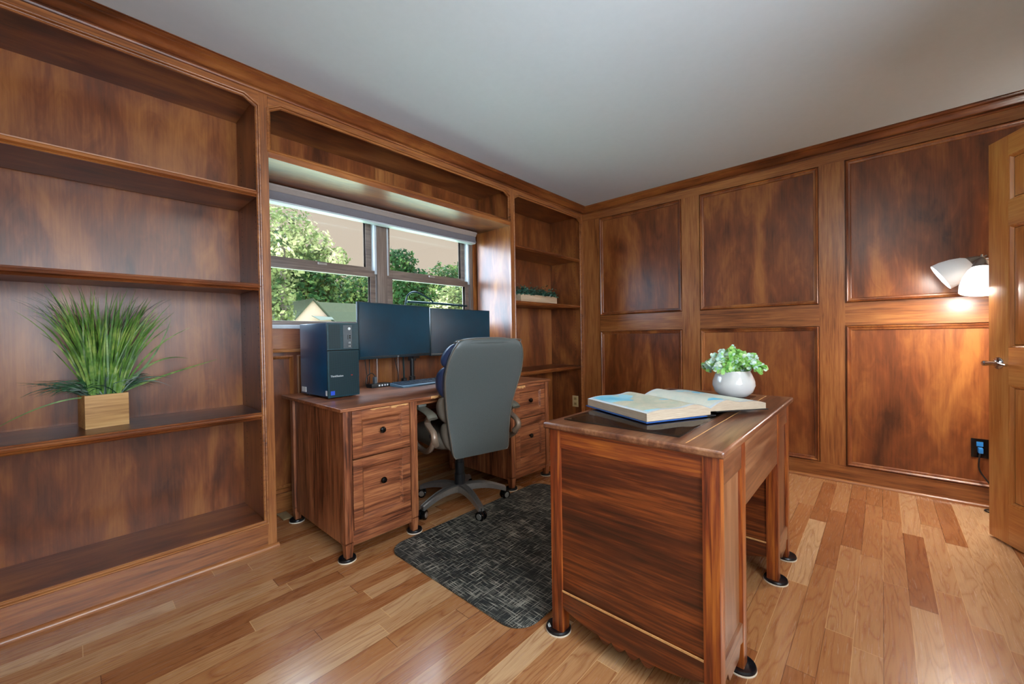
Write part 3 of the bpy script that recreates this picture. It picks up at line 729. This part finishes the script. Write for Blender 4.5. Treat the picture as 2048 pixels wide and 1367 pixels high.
# ------------------------------------------------------------------ office chair
CH = thing('office_chair', 'grey leather high-back swivel office chair pulled up to the window desk', 'chair', (.325, -2.04, 0), R(-12))
ZH = [.395, .42, .50, .60, .70, .80, .88, .96, 1.02, 1.055, 1.075]
HWd = [.185, .198, .208, .222, .238, .256, .266, .258, .238, .216, .190]
BK = [.298, .296, .288, .286, .298, .325, .352, .382, .404, .412, .408]     # rear face offset
def ringb(z, hw, b0, b1, n=28, e=4.0):
    out = []
    for i in range(n):
        t_ = 2*math.pi*i/n; ct, st = math.cos(t_), math.sin(t_)
        y = hw*math.copysign(abs(ct)**(2/e), ct); x = (b0+b1)/2+(b1-b0)/2*math.copysign(abs(st)**(2/e), st)
        out.append((x, y, z))
    return out
def interp(arr, z):
    for i in range(len(ZH)-1):
        if ZH[i] <= z <= ZH[i+1]:
            q = (z-ZH[i])/(ZH[i+1]-ZH[i]); return arr[i]*(1-q)+arr[i+1]*q
    return arr[0] if z < ZH[0] else arr[-1]
g = G(); g.loft([ringb(z, h*.985, b-.035, b, e=5) for z, h, b in zip(ZH, HWd, BK)])
obj('back_shell', g, 'leather', CH, sharp=60)
outl = [(BK[i]-.006, HWd[i]*.985-.004, ZH[i]) for i in range(len(ZH))]
pipe = [Vector(p) for p in outl]+[Vector((p[0], -p[1], p[2])) for p in reversed(outl)]
for zz in (0,):
    pr = crom(pipe, 3); pr.append(pr[0].copy()); obj('piping', G().tube(pr, .0035, 6), 'leathertan', CH)
def cushion(z0, z1, extra, depth, mat, name, k=9):
    g = G(); rings = []
    for i in range(k+1):
        q = i/k; z = z0+(z1-z0)*q; bul = math.sin(math.pi*min(max(q, .0), 1))**.5 if 0 < q < 1 else 0
        b = interp(BK, z); h = interp(HWd, z)
        rings.append(ringb(z, h*(.93+.07*bul)+extra*bul, b-.03-depth*(.45+.55*bul), b-.028, e=3))
    g.loft(rings); return obj(name, g, mat, CH, sharp=70)
cushion(.43, .60, .012, .115, 'leathertan', 'lower_back_cushion'); cushion(.59, .755, .014, .12, 'leathertan', 'middle_back_cushion')
cushion(.745, .93, .010, .12, 'leathernavy', 'upper_back_cushion'); cushion(.92, 1.06, .008, .11, 'leathernavy', 'headrest_cushion')
g = G(); rr_ = []
for i in range(17):
    y = -.205+.41*i/16; e = 1-abs(y/.205)**4*.35
    rr_.append([(.365+.050*e*math.cos(2*math.pi*k_/16), y, 1.062+.026*e*math.sin(2*math.pi*k_/16)-.012*abs(y/.205)**3) for k_ in range(16)])
g.loft(rr_); obj('headrest_roll', g, 'leather', CH, sharp=60)
g = G(); rr_ = []
for z, s_ in ((.425, .90), (.44, .98), (.48, 1.0), (.51, .97), (.525, .86)):
    rr_.append([(-.02+.255*s_*math.copysign(abs(math.sin(t_))**.5, math.sin(t_)), .255*s_*math.copysign(abs(math.cos(t_))**.5, math.cos(t_)), z) for t_ in [2*math.pi*i/28 for i in range(28)]])
g.loft(rr_); obj('seat', g, 'leathertan', CH, sharp=50)
g = G(); g.box(-.14, .19, -.13, .13, .392, .43, .012); obj('seat_plate', g, 'black', CH)
for s_ in (-1, 1):
    yl = s_*.292
    g = G(); g.tube([(.235, yl*.93, .478), (.262, yl, .515), (.245, yl, .553), (.185, yl, .580), (.165, yl, .605), (.195, yl, .632), (.20, yl, .648)], lambda q: (.017, .019), 10, smooth=4, up=(0, 1, 0))
    g.tube([(.255, yl, .52), (.215, yl, .462), (.13, yl*.97, .422), (.03, yl*.93, .41), (-.06, yl*.95, .435), (-.14, yl, .53), (-.17, yl, .635)], lambda q: (.017, .016), 10, smooth=4, up=(0, 1, 0))
    fr = obj('armrest_frame', g, 'armplastic', CH)
    obj('armrest_bolt', G().lathe([(.011, 0), (.011, .003)], (.240, yl+s_*.0165, .535), 14, (0, s_, 0)), 'black', fr)
    g = G(); g.tube([(.245, yl, .632), (.215, yl, .652), (.12, yl, .668), (.0, yl, .672), (-.12, yl, .668), (-.20, yl, .650)], lambda q: (.030, .013), 14, smooth=4, up=(0, 0, 1))
    pd = obj('armrest_pad', g, 'armpad', CH)
    g = G(); g.box(.02, .10, yl-.026, yl+.026, .680, .700, .009); obj('pad_cushion', g, 'armpad', pd)
g = G(); g.lathe([(.028, .27), (.028, .36), (.05, .37), (.05, .392)], seg=20); g.box(-.03, .12, -.035, .035, .345, .392, .008); obj('tilt_mechanism', g, 'black', CH)
obj('gas_lift', G().lathe([(.011, .24), (.011, .35)], seg=16), 'chrome', CH)
obj('lift_cover', G().lathe([(.036, .125), (.034, .20), (.030, .205), (.030, .275), (.026, .278)], seg=24), 'black', CH)
g = G(); g.tube([(.04, .0, .37), (.04, .16, .365), (.04, .20, .36)], .005, 6); g.obox((.04, .21, .36), ((1, 0, 0), (0, 1, 0), (0, 0, 1)), (.02, .02, .006), .004); obj('height_lever', g, 'black', CH)
g = G(); g.lathe([(.040, .082), (.044, .09), (.044, .128), (.038, .134)], seg=24); obj('base_hub', g, 'silver', CH)
for k_, ang in enumerate((-4, 68, 140, 212, 284)):
    a = R(ang); u = Vector((math.cos(a), math.sin(a), 0)); v = Vector((-math.sin(a), math.cos(a), 0))
    g = G(); rings = []
    for q in [i/8 for i in range(9)]:
        r_ = .03+.275*q; zt = .136+.012*math.sin(q*math.pi)-.050*q**1.6; hw = .031-.012*q; th = .046-.016*q
        c = u*r_
        rings.append([c+v*(-hw)+Vector((0, 0, zt-th)), c+v*(-hw*.9)+Vector((0, 0, zt-.006)), c+v*(-hw*.55)+Vector((0, 0, zt)), c+v*(-hw*.3)+Vector((0, 0, zt-.004)), c+v*(hw*.3)+Vector((0, 0, zt-.004)), c+v*(hw*.55)+Vector((0, 0, zt)), c+v*(hw*.9)+Vector((0, 0, zt-.006)), c+v*hw+Vector((0, 0, zt-th))])
    g.loft(rings); lg = obj('base_leg', g, 'silver', CH, sharp=30)
    cc = u*.300; cd = (u*.9+v*.45).normalized(); ct_ = cc+Vector((0, 0, .0315))
    g = G(); g.lathe([(.006, .045), (.006, .075)], cc, 10)
    ax = cd.cross(Vector((0, 0, 1))).normalized()
    for q in (-1, 1): g.lathe([(.018, q*.004), (.0285, q*.006), (.030, q*.012), (.0285, q*.021), (.020, q*.023)], (ct_.x, ct_.y, .0305), 20, ax)
    g.lathe([(.020, -.006), (.020, .006)], (ct_.x, ct_.y, .036), 16, ax)
    cs = obj('caster', g, 'blackgloss', lg)
    for q in (-1, 1): obj('wheel_cap', G().lathe([(.0185, q*.0225), (.017, q*.0245), (0.001, q*.025)], (ct_.x, ct_.y, .0305), 16, ax), 'silver', lg)

# ------------------------------------------------------------------ computer equipment
PC = thing('computer_tower', 'large black computer tower standing on the left end of the window desk', 'computer', (.085, -2.779, TZ), R(2.2))
PWd, PD, PH = .188, .36, .432   # local: x from -PD..0 (front at 0), y 0..PWd
g = G(); g.box(-PD, -.012, 0.001, PWd-.001, .012, PH, .004); obj('case', g, 'pc_blue_haze', PC)
g = G(); g.box(-.012, .0, 0, PWd, .008, PH, .004)
obj('front_bezel', g, 'pcfront', PC)
for x in (-.05, -PD+.05):
    for y in (.03, PWd-.03): obj('foot', G().lathe([(.012, 0), (.012, .012)], (x, y, 0), 12), 'black', PC)
g = G(); g.box(0, .001, .008, PWd-.006, .016, .268); obj('lower_grille', g, 'perf', PC)
g = G(); g.box(0, .001, .008, .075, .285, .42); obj('upper_grille', g, 'perf', PC)
g = G(); g.box(-.001, .0006, .0, PWd, .272, .277); obj('bezel_gap', g, 'blackgloss', PC)
ps = obj('port_strip', G().box(0, .003, .092, .145, .285, .418, .001), 'pcgrey', PC)
g = G(); g.lathe([(.008, 0), (.008, .002), (.006, .003)], (.003, .128, .398), 14, (1, 0, 0)); o = obj('power_button', g, 'whitemark', ps)
g = G()
for z in (.356, .345): g.lathe([(.004, 0), (.004, .001)], (.003, .132, z), 10, (1, 0, 0))
g.box(.003, .0036, .119, .121, .335, .362)
for z in (.318, .298): g.box(.003, .0036, .122, .136, z-.008, z+.006)
obj('port', g, 'blackgloss', ps)
g = G()
for z in (.318, .298):
    g.box(.0036, .0040, .124, .126, z-.007, z+.005); g.box(.0036, .0040, .131, .1335, z-.007, z+.005)
obj('port_contact', g, 'whitemark', ps)
text('lettering', 'ThinkStation', .0145, 'whitemark', PC, (.0016, .052, .128), (R(90), 0, R(90)))
g = G(); g.box(.001, .0018, .136, .139, .125, .131); g.box(.001, .0018, .1405, .1445, .125, .131); o = obj('badge_mark', g, 'redmark', PC); o['label'] = 'tiny red mark'; o['kind'] = 'stuff'
o = obj('sticker', G().box(0.001, .0016, .014, .038, .022, .045), 'bluemark', PC); o['label'] = 'small blue processor sticker'
o = obj('sticker', G().box(-.030, -.014, -.0008, .001, .020, .048), 'whitemark', PC); o['label'] = 'small white sticker at the front edge'
o = obj('sticker', G().box(-.345, -.285, -.0008, .001, .022, .052), 'whitemark', PC); o['label'] = 'white label at the lower rear of the side'

def monitor(x, y, z, rz, label):
    t = thing('monitor', label, 'monitor', (x, y, z), rz, None)
    WM, HM = .61, .355
    g = G(); g.box(-.022, 0, 0, WM, 0, HM, .003); obj('housing', g, 'bezel', t)
    obj('screen', G().box(0, .0012, .006, WM-.006, .018, HM-.006), 'screen', t)
    obj('lower_bezel', G().box(0, .0022, .0, WM, 0, .016, .001), 'bezel', t)
    g = G(); g.box(-.05, -.022, WM*.28, WM*.72, HM*.25, HM*.75, .01); obj('rear_housing', g, 'bezel', t)
    text('logo', 'LG', .011, 'whitemark', t, (.0026, WM/2, .008), (R(90), 0, R(90)))
monitor(.030, -2.565, .962, R(10.2), 'left wide black monitor beside the computer tower, screen off')
monitor(-.087, -1.952, .955, R(-.2), 'right wide black monitor behind the office chair, screen off')
t = thing('monitor_arm_stand', 'black dual monitor arm stand clamped behind the keyboard on the window desk', 'stand', (-.23, -2.02, TZ))
obj('base_plate', G().box(-.045, .045, -.06, .06, 0, .012, .004), 'black', t)
obj('pole', G().lathe([(.022, .012), (.022, .05), (.0165, .055), (.0165, .42), (.012, .425)], seg=18), 'black', t)
g = G(); g.lathe([(.030, .17), (.030, .24)], seg=18); g.box(.0, .05, -.02, .035, .185, .23, .006); obj('collar', g, 'black', t)
for yy, xx in ((-.25, .185), (.36, .088)):
    g = G(); g.tube([(0, 0, .36), (-.0, yy*.5, .36), (xx-.045, yy, .38)], .014, 8, flat=.02); g.box(xx-.04, xx-.0 if yy > 0 else xx-.02, yy-.04, yy+.04, .34, .42, .004); obj('arm', g, 'black', t)
# light bar with goose neck above the monitors
t = thing('light_bar_lamp', 'thin dark light bar on a curved gooseneck rising behind the monitors', 'lamp', (-.325, -2.03, TZ))
obj('base', G().lathe([(.022, 0), (.022, .03), (.01, .036)], seg=20), 'black', t)
obj('gooseneck', G().tube([(0, 0, .012), (0, -.005, .40), (.03, .005, .60), (.045, .02, .665), (.05, .075, .690), (.05, .15, .672), (.05, .22, .640), (.05, .245, .622)], .007, 8, smooth=5), 'teal', t)
g = G(); g.tube([(.05, .005, .612), (.05, .29, .612), (.05, .60, .606)], .009, 8); obj('light_bar', g, 'teal', t)
# keyboard
KB = thing('keyboard', 'full-size keyboard with blue-grey keys on the window desk in front of the monitors', 'keyboard', (-.015, -2.235, TZ), R(2.5))
g = G(); g.prism([(0, 0), (0, .010), (-.02, .014), (-.16, .024), (-.165, .020), (-.16, 0)], 'y', 0, .46); obj('case', g, 'keyb', KB, bevel=.002)
n_key = 0
widths = [[1]*15+[0, 1, 1, 1]+[0, 1, 1, 1, 1]]
for r_ in range(6):
    x = -.030-r_*.0215; z = .0155+r_*.0018
    y = .012
    while y < .44:
        wd = .0165
        if r_ == 0 and .075 < y < .19 and n_key % 99 != -1: wd = .1
        if .305 < y < .313 or .372 < y < .380: y += .006; continue
        pass
        k_ = obj('key', G().box(x-.0165, x, y, min(y+wd, .45), z-.003, z+.0045, .0015), 'key', KB) if n_key < 100 else None
        if k_ is None:
            if n_key == 100: rest = G()
            rest.box(x-.0165, x, y, min(y+wd, .45), z-.003, z+.0045, .0015)
        n_key += 1; y += wd+.0022
if n_key > 100: o = obj('keys', rest, 'key', KB); o['kind'] = 'stuff'
# usb hub with cable
t = thing('usb_hub', 'small black hub with a row of ports on the window desk beside the tower', 'hub', (-.21, -2.30, TZ), R(5))
obj('case', G().box(-.045, .02, -.075, .075, 0, .026, .004), 'black', t)
g = G()
for y in (-.015, .008, .030, .050): g.box(.02, .0206, y-.006, y+.006, .008, .019)
obj('port', g, 'whitemark', t)
g = G(); g.box(-.03, -.005, -.035, -.015, .026, .072, .004); obj('plug', g, 'pcgrey', t)
tag(obj('cable', G().tube([(-.22, -2.325, .825), (-.24, -2.34, .85), (-.25, -2.37, .83), (-.25, -2.38, .775), (-.27, -2.36, .762), (-.33, -2.30, .7565)], .0035, 6, smooth=5), 'cable'), 'black cable looping from the small hub on the desk', 'cable')
for i, (y, x, lb) in enumerate(((-2.355, -.30, 'pair of thin black cables hanging under the left monitor'), (-2.10, -.33, 'thin curled black cable beside the monitor stand pole'))):
    g = G()
    g.tube([(x, y, 1.05), (x-.01, y+.004, .93), (x+.005, y+.01*(1+i), .82), (x-.02, y+.03, .7565)], .003, 6, smooth=5)
    if i == 0: g.tube([(x, y+.035, 1.05), (x-.01, y+.035, .93), (x, y+.03, .82), (x-.02, y+.035, .7565)], .003, 6, smooth=5)
    tag(obj('cable', g, 'cable'), lb, 'cable')

# ------------------------------------------------------------------ plants on the shelves
gp = thing('potted_grass', 'tall wispy green ornamental grass in a square light wood box on the left bookcase', 'plant', (-.262, -3.650, .7145), R(98))
# local x runs along the shelf (world +y), local y points to the wall (world -x)
g = G(); wq, hq = .071, .146
for a0, a1, b0, b1 in ((-wq, wq, -wq, -wq+.008), (-wq, wq, wq-.008, wq), (-wq, -wq+.008, -wq+.008, wq-.008), (wq-.008, wq, -wq+.008, wq-.008), (-wq+.008, wq-.008, -wq+.008, wq-.008)):
    g.box(a0, a1, b0, b1, 0, hq if not (a0 > -wq and a1 < wq and b1-b0 > .02) else .01, .0008)
obj('planter_box', g, 'lightX', gp)
obj('soil', G().box(-wq+.008, wq-.008, -wq+.008, wq-.008, .10, .128), 'bark', gp)
def blade(g, p0, p1, p2, wd, seg=7, twist=0.0, rn=random):
    p0, p1, p2 = map(Vector, (p0, p1, p2)); fc = Vector((rn.uniform(-.5, .5), -1, .2))
    L = []
    for i in range(seg+1):
        q = i/seg; p = p0*(1-q)**2+p1*2*q*(1-q)+p2*q*q; t_ = (p1-p0)*(1-q)+(p2-p1)*q
        s_ = t_.cross(fc); s_ = s_.normalized() if s_.length > 1e-6 else Vector((1, 0, 0))
        w_ = wd*(1-q**2.2)*.5+.0002
        L.append((p-s_*w_, p+s_*w_))
    g.loft([[a, b] for a, b in L], cap=False, closed=False)
def clampb(p):   # keep inside the shelf bay (wall behind, shelf above)
    return Vector((p[0], min(p[1], .135), min(p[2], .635)))
rn = random.Random(11); g1, g2, g3 = G(), G(), G()
for i in range(215):
    bx, by = rn.uniform(-.052, .052), rn.uniform(-.05, .05)
    h = rn.uniform(.36, .54); lean = bx*2.2+.02+rn.gauss(0, .05); ly = rn.uniform(-.06, .10)
    mid = (bx+lean*.35, by+ly*.3, .12+h*.62); tip = clampb((bx+lean*1.1+rn.gauss(0, .02), by+ly+rn.gauss(0, .02), .12+h*rn.uniform(.82, 1.0)))
    blade(g1, (bx, by, .115), mid, tip, rn.uniform(.0045, .0088), rn=rn)
for i in range(110):
    s_ = rn.choice((-1, 1)); bx, by = rn.uniform(-.05, .05), rn.uniform(-.05, .04)
    L = rn.uniform(.07, .17); blade(g2, (bx, by, .12), (bx+s_*L*.6, by+rn.uniform(-.03, .04), .20+rn.uniform(0, .05)), clampb((bx+s_*L*1.25, by+rn.uniform(-.06, .06), .15+rn.uniform(0, .07))), .004, rn=rn)
for i in range(60):
    bx = rn.uniform(-.05, .05); by = rn.uniform(-.05, .05)
    blade(g2, (bx, by, .115), (bx*1.2, by, .18), (bx*1.6+rn.gauss(0, .02), by, .22+rn.uniform(0, .06)), .006, rn=rn)
for i in range(46):
    s_ = -1 if rn.random() < .6 else 1; bx = rn.uniform(-.05, .05)
    blade(g3, (bx, rn.uniform(-.04, .05), .12), (bx+s_*.05, .05, .50), clampb((bx+s_*rn.uniform(.12, .24), rn.uniform(0, .12), rn.uniform(.48, .62))), .0022, 9, rn=rn)
for p0, p1, p2, wd in (((.03, 0, .13), (.17, 0, .20), (.46, .02, .275), .011), ((.03, .01, .13), (.20, .02, .34), (.325, .02, .285), .009), ((.03, .0, .13), (.20, .0, .27), (.26, .02, .50), .010),
                       ((-.03, 0, .14), (-.14, .02, .34), (-.145, .04, .345), .005), ((-.03, -.01, .13), (-.16, -.02, .16), (-.34, .0, .02), .006), ((-.02, 0, .14), (-.12, .02, .48), (-.22, .03, .53), .004)):
    blade(g1, p0, p1, p2, wd, 14, rn=rn)
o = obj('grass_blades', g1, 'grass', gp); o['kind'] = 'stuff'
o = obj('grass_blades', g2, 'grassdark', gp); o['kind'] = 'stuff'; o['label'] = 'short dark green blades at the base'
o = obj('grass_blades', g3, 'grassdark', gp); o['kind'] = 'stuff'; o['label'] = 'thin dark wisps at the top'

pl = thing('boxwood_planter', 'long pale wooden trough of dark green leaves on the right bookcase shelf', 'plant', (-.155, -.635, 1.408))
g = G(); hx, hy = .055, .283
for a0, a1, b0, b1, h_ in ((-hx, -hx+.008, -hy, hy, .078), (hx-.008, hx, -hy, hy, .078), (-hx+.008, hx-.008, -hy, -hy+.008, .078), (-hx+.008, hx-.008, hy-.008, hy, .078), (-hx+.008, hx-.008, -hy+.008, hy-.008, .01)): g.box(a0, a1, b0, b1, 0, h_, .0008)
obj('trough', g, 'paleY', pl)
rn = random.Random(3); g = G()
for i in range(1500):
    y = rn.uniform(-hy-.01, hy+.012); x = rn.gauss(0, .032); z = .072+abs(rn.gauss(0, .036))*(1-min(1, (abs(x)/.09)**2))
    x = max(-.09, min(.085, x))
    leaf_disc(g, (x, y, z), rv(rn)+Vector((.5, -.3, .6)), rn.uniform(.005, .008), 1.8, 5)
o = obj('foliage', g, 'box', pl); o['kind'] = 'stuff'

# ------------------------------------------------------------------ outlets
t = thing('wall_outlet', 'cream duplex outlet inside the right bookcase, low near its front edge', 'outlet', (-.097, -.0405, .372))
obj('cover_plate', G().box(-.037, .037, -.005, 0, -.060, .060, .002), 'cream', t)
for z in (-.028, .028):
    s_ = obj('socket', G().box(-.016, .016, -.0066, -.005, z-.014, z+.014, .002), 'creamdark', t)
    g = G(); g.box(-.007, -.005, -.0070, -.0066, z-.004, z+.006); g.box(.005, .007, -.0070, -.0066, z-.004, z+.006); obj('slot', g, 'black', s_)
t = thing('wall_outlet', 'black outlet plate with a blue plug low on the panelled back wall', 'outlet', (2.811, .012, .358))
obj('cover_plate', G().box(-.036, .036, -.006, 0, -.058, .058, .002), 'blackgloss', t)
obj('socket', G().box(-.014, .014, -.008, -.006, .012, .040, .002), 'bluecord', t)
cb = tag(obj('power_cord', G().tube([(2.812, -.008, .350), (2.808, -.03, .335), (2.804, -.032, .30), (2.803, -.026, .25), (2.812, -.024, .215), (2.832, -.03, .18), (2.852, -.03, .145), (2.88, -.035, .09), (2.90, -.04, .03), (2.89, -.045, .006), (2.835, -.05, .005), (2.822, -.075, .005), (2.845, -.105, .005), (2.90, -.12, .005), (2.93, -.15, .005)], .004, 8, smooth=6), 'cable'), 'thin black cord running from the black wall outlet down to the floor by the door', 'cord')
pg = obj('plug', G().box(2.801, 2.821, -.036, .004, .334, .366, .005), 'bluecord', cb); pg['label'] = 'bright blue plug'
# floor register
g = G(); g.box(-.42, -.30, -2.90, -2.845, 0, .006, .002)
tag(obj('floor_register', g, 'register'), 'small tan metal floor vent behind the rear left leg of the window desk', 'vent')

# ------------------------------------------------------------------ floor lamp behind the door
LP = thing('floor_lamp', 'chrome multi-arm floor lamp with white glass shades glowing behind the open door', 'lamp', (2.96, -.22, 0))
obj('base', G().lathe([(.13, 0), (.13, .012), (.11, .02), (.02, .028)], seg=32), 'chrome', LP)
obj('pole', G().lathe([(.011, .02), (.011, 1.55), (.015, 1.56), (.004, 1.58)], seg=14), 'chrome', LP)
def shade(p, d, mat, lbl, Lh=.15):
    """p: socket end, d: direction of the mouth (world offsets from the lamp root)"""
    d = Vector(d).normalized(); p = Vector(p)
    g = G(); g.tube([(0, 0, p.z-.02), (p.x*.5, p.y*.5, p.z+.0), (p.x, p.y, p.z)], .006, 8, smooth=5); a = obj('arm', g, 'chrome', LP)
    g = G(); g.lathe([(.004, -.035), (.005, -.02), (.012, -.014), (.026, .004), (.038, .034), (.040, .045)], p, 20, d); obj('socket_cup', g, 'silver', a)
    g = G(); g.lathe([(.036, .036), (.052, .055), (.070, .095), (.081, .14), (.082, Lh), (.079, Lh), (.077, .14), (.066, .095), (.048, .057), (.030, .040)], p, 28, d)
    o = obj('shade', g, mat, a)
    if lbl: o['label'] = lbl
    return p+d*.09
# two visible shades plus an added unseen one aimed up to light the ceiling
q1 = shade((-.178, .0, 1.490), (-.88, .0, -.52), 'shade_dim', 'dimmer white glass shade on the left', .175)
q2 = shade((-.183, -.130, 1.466), (-.05, -.22, -1.0), 'shade_lit', 'brightly lit white glass shade', .18)
q3 = shade((.09, .06, 1.50), (.6, .3, .8), 'shade_lit', None, .14)
for q, e in ((q1, 7), (q2, 75), (q3, 6)):
    d_ = Vector((-.88, 0, -.52)) if q is q1 else Vector((-.05, -.22, -1.0)) if q is q2 else Vector((.6, .3, .8))
    lo = lamp('lamp_bulb', 'POINT', Vector((2.96, -.22, 0))+q+d_.normalized()*.05, e, (1, .95, .87), shadow_soft_size=.075)
# added unseen ceiling light and bulb, filling the room from above
CL = thing('added_ceiling_light', 'added unseen round flush ceiling light with frosted dome near the camera', 'lamp', (2.25, -2.95, H))
obj('rim', G().lathe([(.19, 0), (.19, -.03), (.175, -.035), (.17, 0)], seg=32), 'silver', CL)
obj('dome', G().lathe([(.17, -.03), (.165, -.06), (.13, -.09), (.07, -.108), (.001, -.113)], seg=32), 'dome', CL)
lamp('added_ceiling_fill', 'POINT', (2.25, -2.95, H-.30), 18, (1, .96, .92), shadow_soft_size=.16)

# ------------------------------------------------------------------ outside
GZ = -3.0
struct('ground_outside', G().box(-90, -.7, -40, 80, GZ-.1, GZ), 'lawn')
def tree(x, y, top, blobs, n, ls, mat, label, seed):
    t = thing('tree', label, 'tree', (x, y, GZ), 0, 'trees beyond the window')
    obj('trunk', G().tube([(0, 0, 0), (.1, .05, 2), (.0, .1, top-GZ-1.5)], lambda q: (.22*(1-q*.7), .22*(1-q*.7)), 8), 'bark', t)
    rn = random.Random(seed); vs = []; fs = []
    tot = sum(b[3]**2 for b in blobs)
    for bx, by, bz, br in blobs:
        for i in range(int(n*br*br/tot)):
            d = rv(rn); rad = br*(rn.random()**.28); bump = 1+.22*math.sin(d.x*7+bx)*math.sin(d.y*6+by)*math.sin(d.z*8)
            c = Vector((bx, by, bz-GZ))+Vector((d.x, d.y, d.z*.85))*rad*bump
            nr = (rv(rn)+d*.6+Vector((.5, -.3, .4))).normalized(); u = nr.orthogonal().normalized(); w_ = nr.cross(u); a = rn.uniform(0, 6.28)
            u, w_ = u*math.cos(a)+w_*math.sin(a), w_*math.cos(a)-u*math.sin(a); s_ = ls*rn.uniform(.6, 1.3)
            k_ = len(vs); vs += [c-u*s_, c-w_*s_*.55, c+u*s_*.9+nr*s_*.15, c+w_*s_*.55]; fs.append((k_, k_+1, k_+2, k_+3))
    me = bpy.data.meshes.new('foliage'); me.from_pydata(vs, [], fs); me.materials.append(M[mat])
    o = bpy.data.objects.new('foliage', me); C.objects.link(o); o.parent = t; o['kind'] = 'stuff'
tree(-10, .2, 5.2, [(0, .1, 4.3, .75), (.1, .8, 3.9, .6), (0, 1.45, 3.5, .55), (-.1, .0, 3.2, .7), (0, -.2, 2.3, .62), (0, -.1, 1.75, .5)], 3200, .075, 'leafA', 'loose pale-leaved tree nearest the left sash, reaching the blind', 1)
tree(-36, 8.5, 13, [(0, -4.0, 8.2, 2.6), (0, 0, 8.0, 2.8), (.5, 3.0, 6.6, 2.4), (0, -2, 4.4, 3.0), (0, 2, 4.0, 3.0)], 9000, .26, 'leafB', 'dense dark green tree behind the neighbouring roof, left sash', 2)
tree(-12, 5.25, 4.9, [(0, 0, 4.1, .7), (.2, .45, 3.3, .8), (0, .3, 2.4, 1.0)], 4800, .085, 'leafB', 'dark upright tree just right of the window mullion', 3)
tree(-10.2, 6.7, 3.4, [(0, 0, 2.45, .85), (0, 1.1, 2.35, .85), (.2, -.8, 2.0, .7), (0, .5, 1.4, 1.2)], 7000, .075, 'leafA', 'pale sunlit bush filling the lower right sash', 4)
tree(-20, 14.0, 7, [(0, 0, 4.9, 1.5), (0, 1.9, 5.4, 1.3), (0, -1.4, 4.0, 1.4), (0, .5, 2.8, 2.0)], 6500, .13, 'leafB', 'dark rounded tree in the distance at the right sash', 5)
tree(-46, 21.5, 13, [(0, 0, 7.0, 3.2), (0, 3, 5.4, 3.2), (0, -3, 5.2, 2.8), (0, 1, 3.5, 3.4)], 9000, .26, 'leafB', 'broad dark green tree far off beside the mullion', 6)
# neighbouring house
t = thing('neighbour_house', 'beige house with a grey-green shingle roof seen through the left sash', 'house', (-24, 8, GZ))
ax_, ay_, az_ = -22, 5.77, 3.42
g = G(); g.prism([(3.9, GZ), (3.9, 1.15), (ay_, az_), (7.75, 1.15), (7.75, GZ)], 'x', ax_-9, ax_); obj('wall', g, 'siding', t, True)
g = G()
g.loft([[(ax_+.15, ay_, az_+.06), (ax_+.15, 7.95, 1.05), (ax_+.15, 7.95, .95), (ax_+.15, ay_, az_-.04)], [(ax_-9.2, ay_, az_+.06), (ax_-9.2, 7.95, 1.05), (ax_-9.2, 7.95, .95), (ax_-9.2, ay_, az_-.04)]])
g.loft([[(ax_+.15, ay_, az_+.06), (ax_+.15, 3.7, 1.05), (ax_+.15, 3.7, .95), (ax_+.15, ay_, az_-.04)], [(ax_-9.2, ay_, az_+.06), (ax_-9.2, 3.7, 1.05), (ax_-9.2, 3.7, .95), (ax_-9.2, ay_, az_-.04)]])
obj('roof', g, 'shingle', t, True)
# cross wing whose roof slope faces the window
g = G(); g.prism([(-30.5, GZ), (-30.5, 1.2), (-27.2, 3.55), (-23.2, 1.2), (-23.2, GZ)], 'y', 6.4, 17); obj('wall', g, 'siding', t, True)
g = G(); g.prism([(-22.95, 1.1), (-22.95, 1.22), (-27.2, 3.75), (-27.2, 3.6)], 'y', 6.4, 17.2); obj('roof', g, 'shingle', t, True)
g = G(); g.prism([(ay_-.15, 2.45), (6.75, 2.40), (6.9, 2.25), (6.1, 2.20)], 'x', ax_+.15, ax_+.25); obj('roof_edge', g, 'shingledark', t, True)

for o in ROOTS:
    for k_ in ('_l', '_r'):
        if k_ in o: del o[k_]
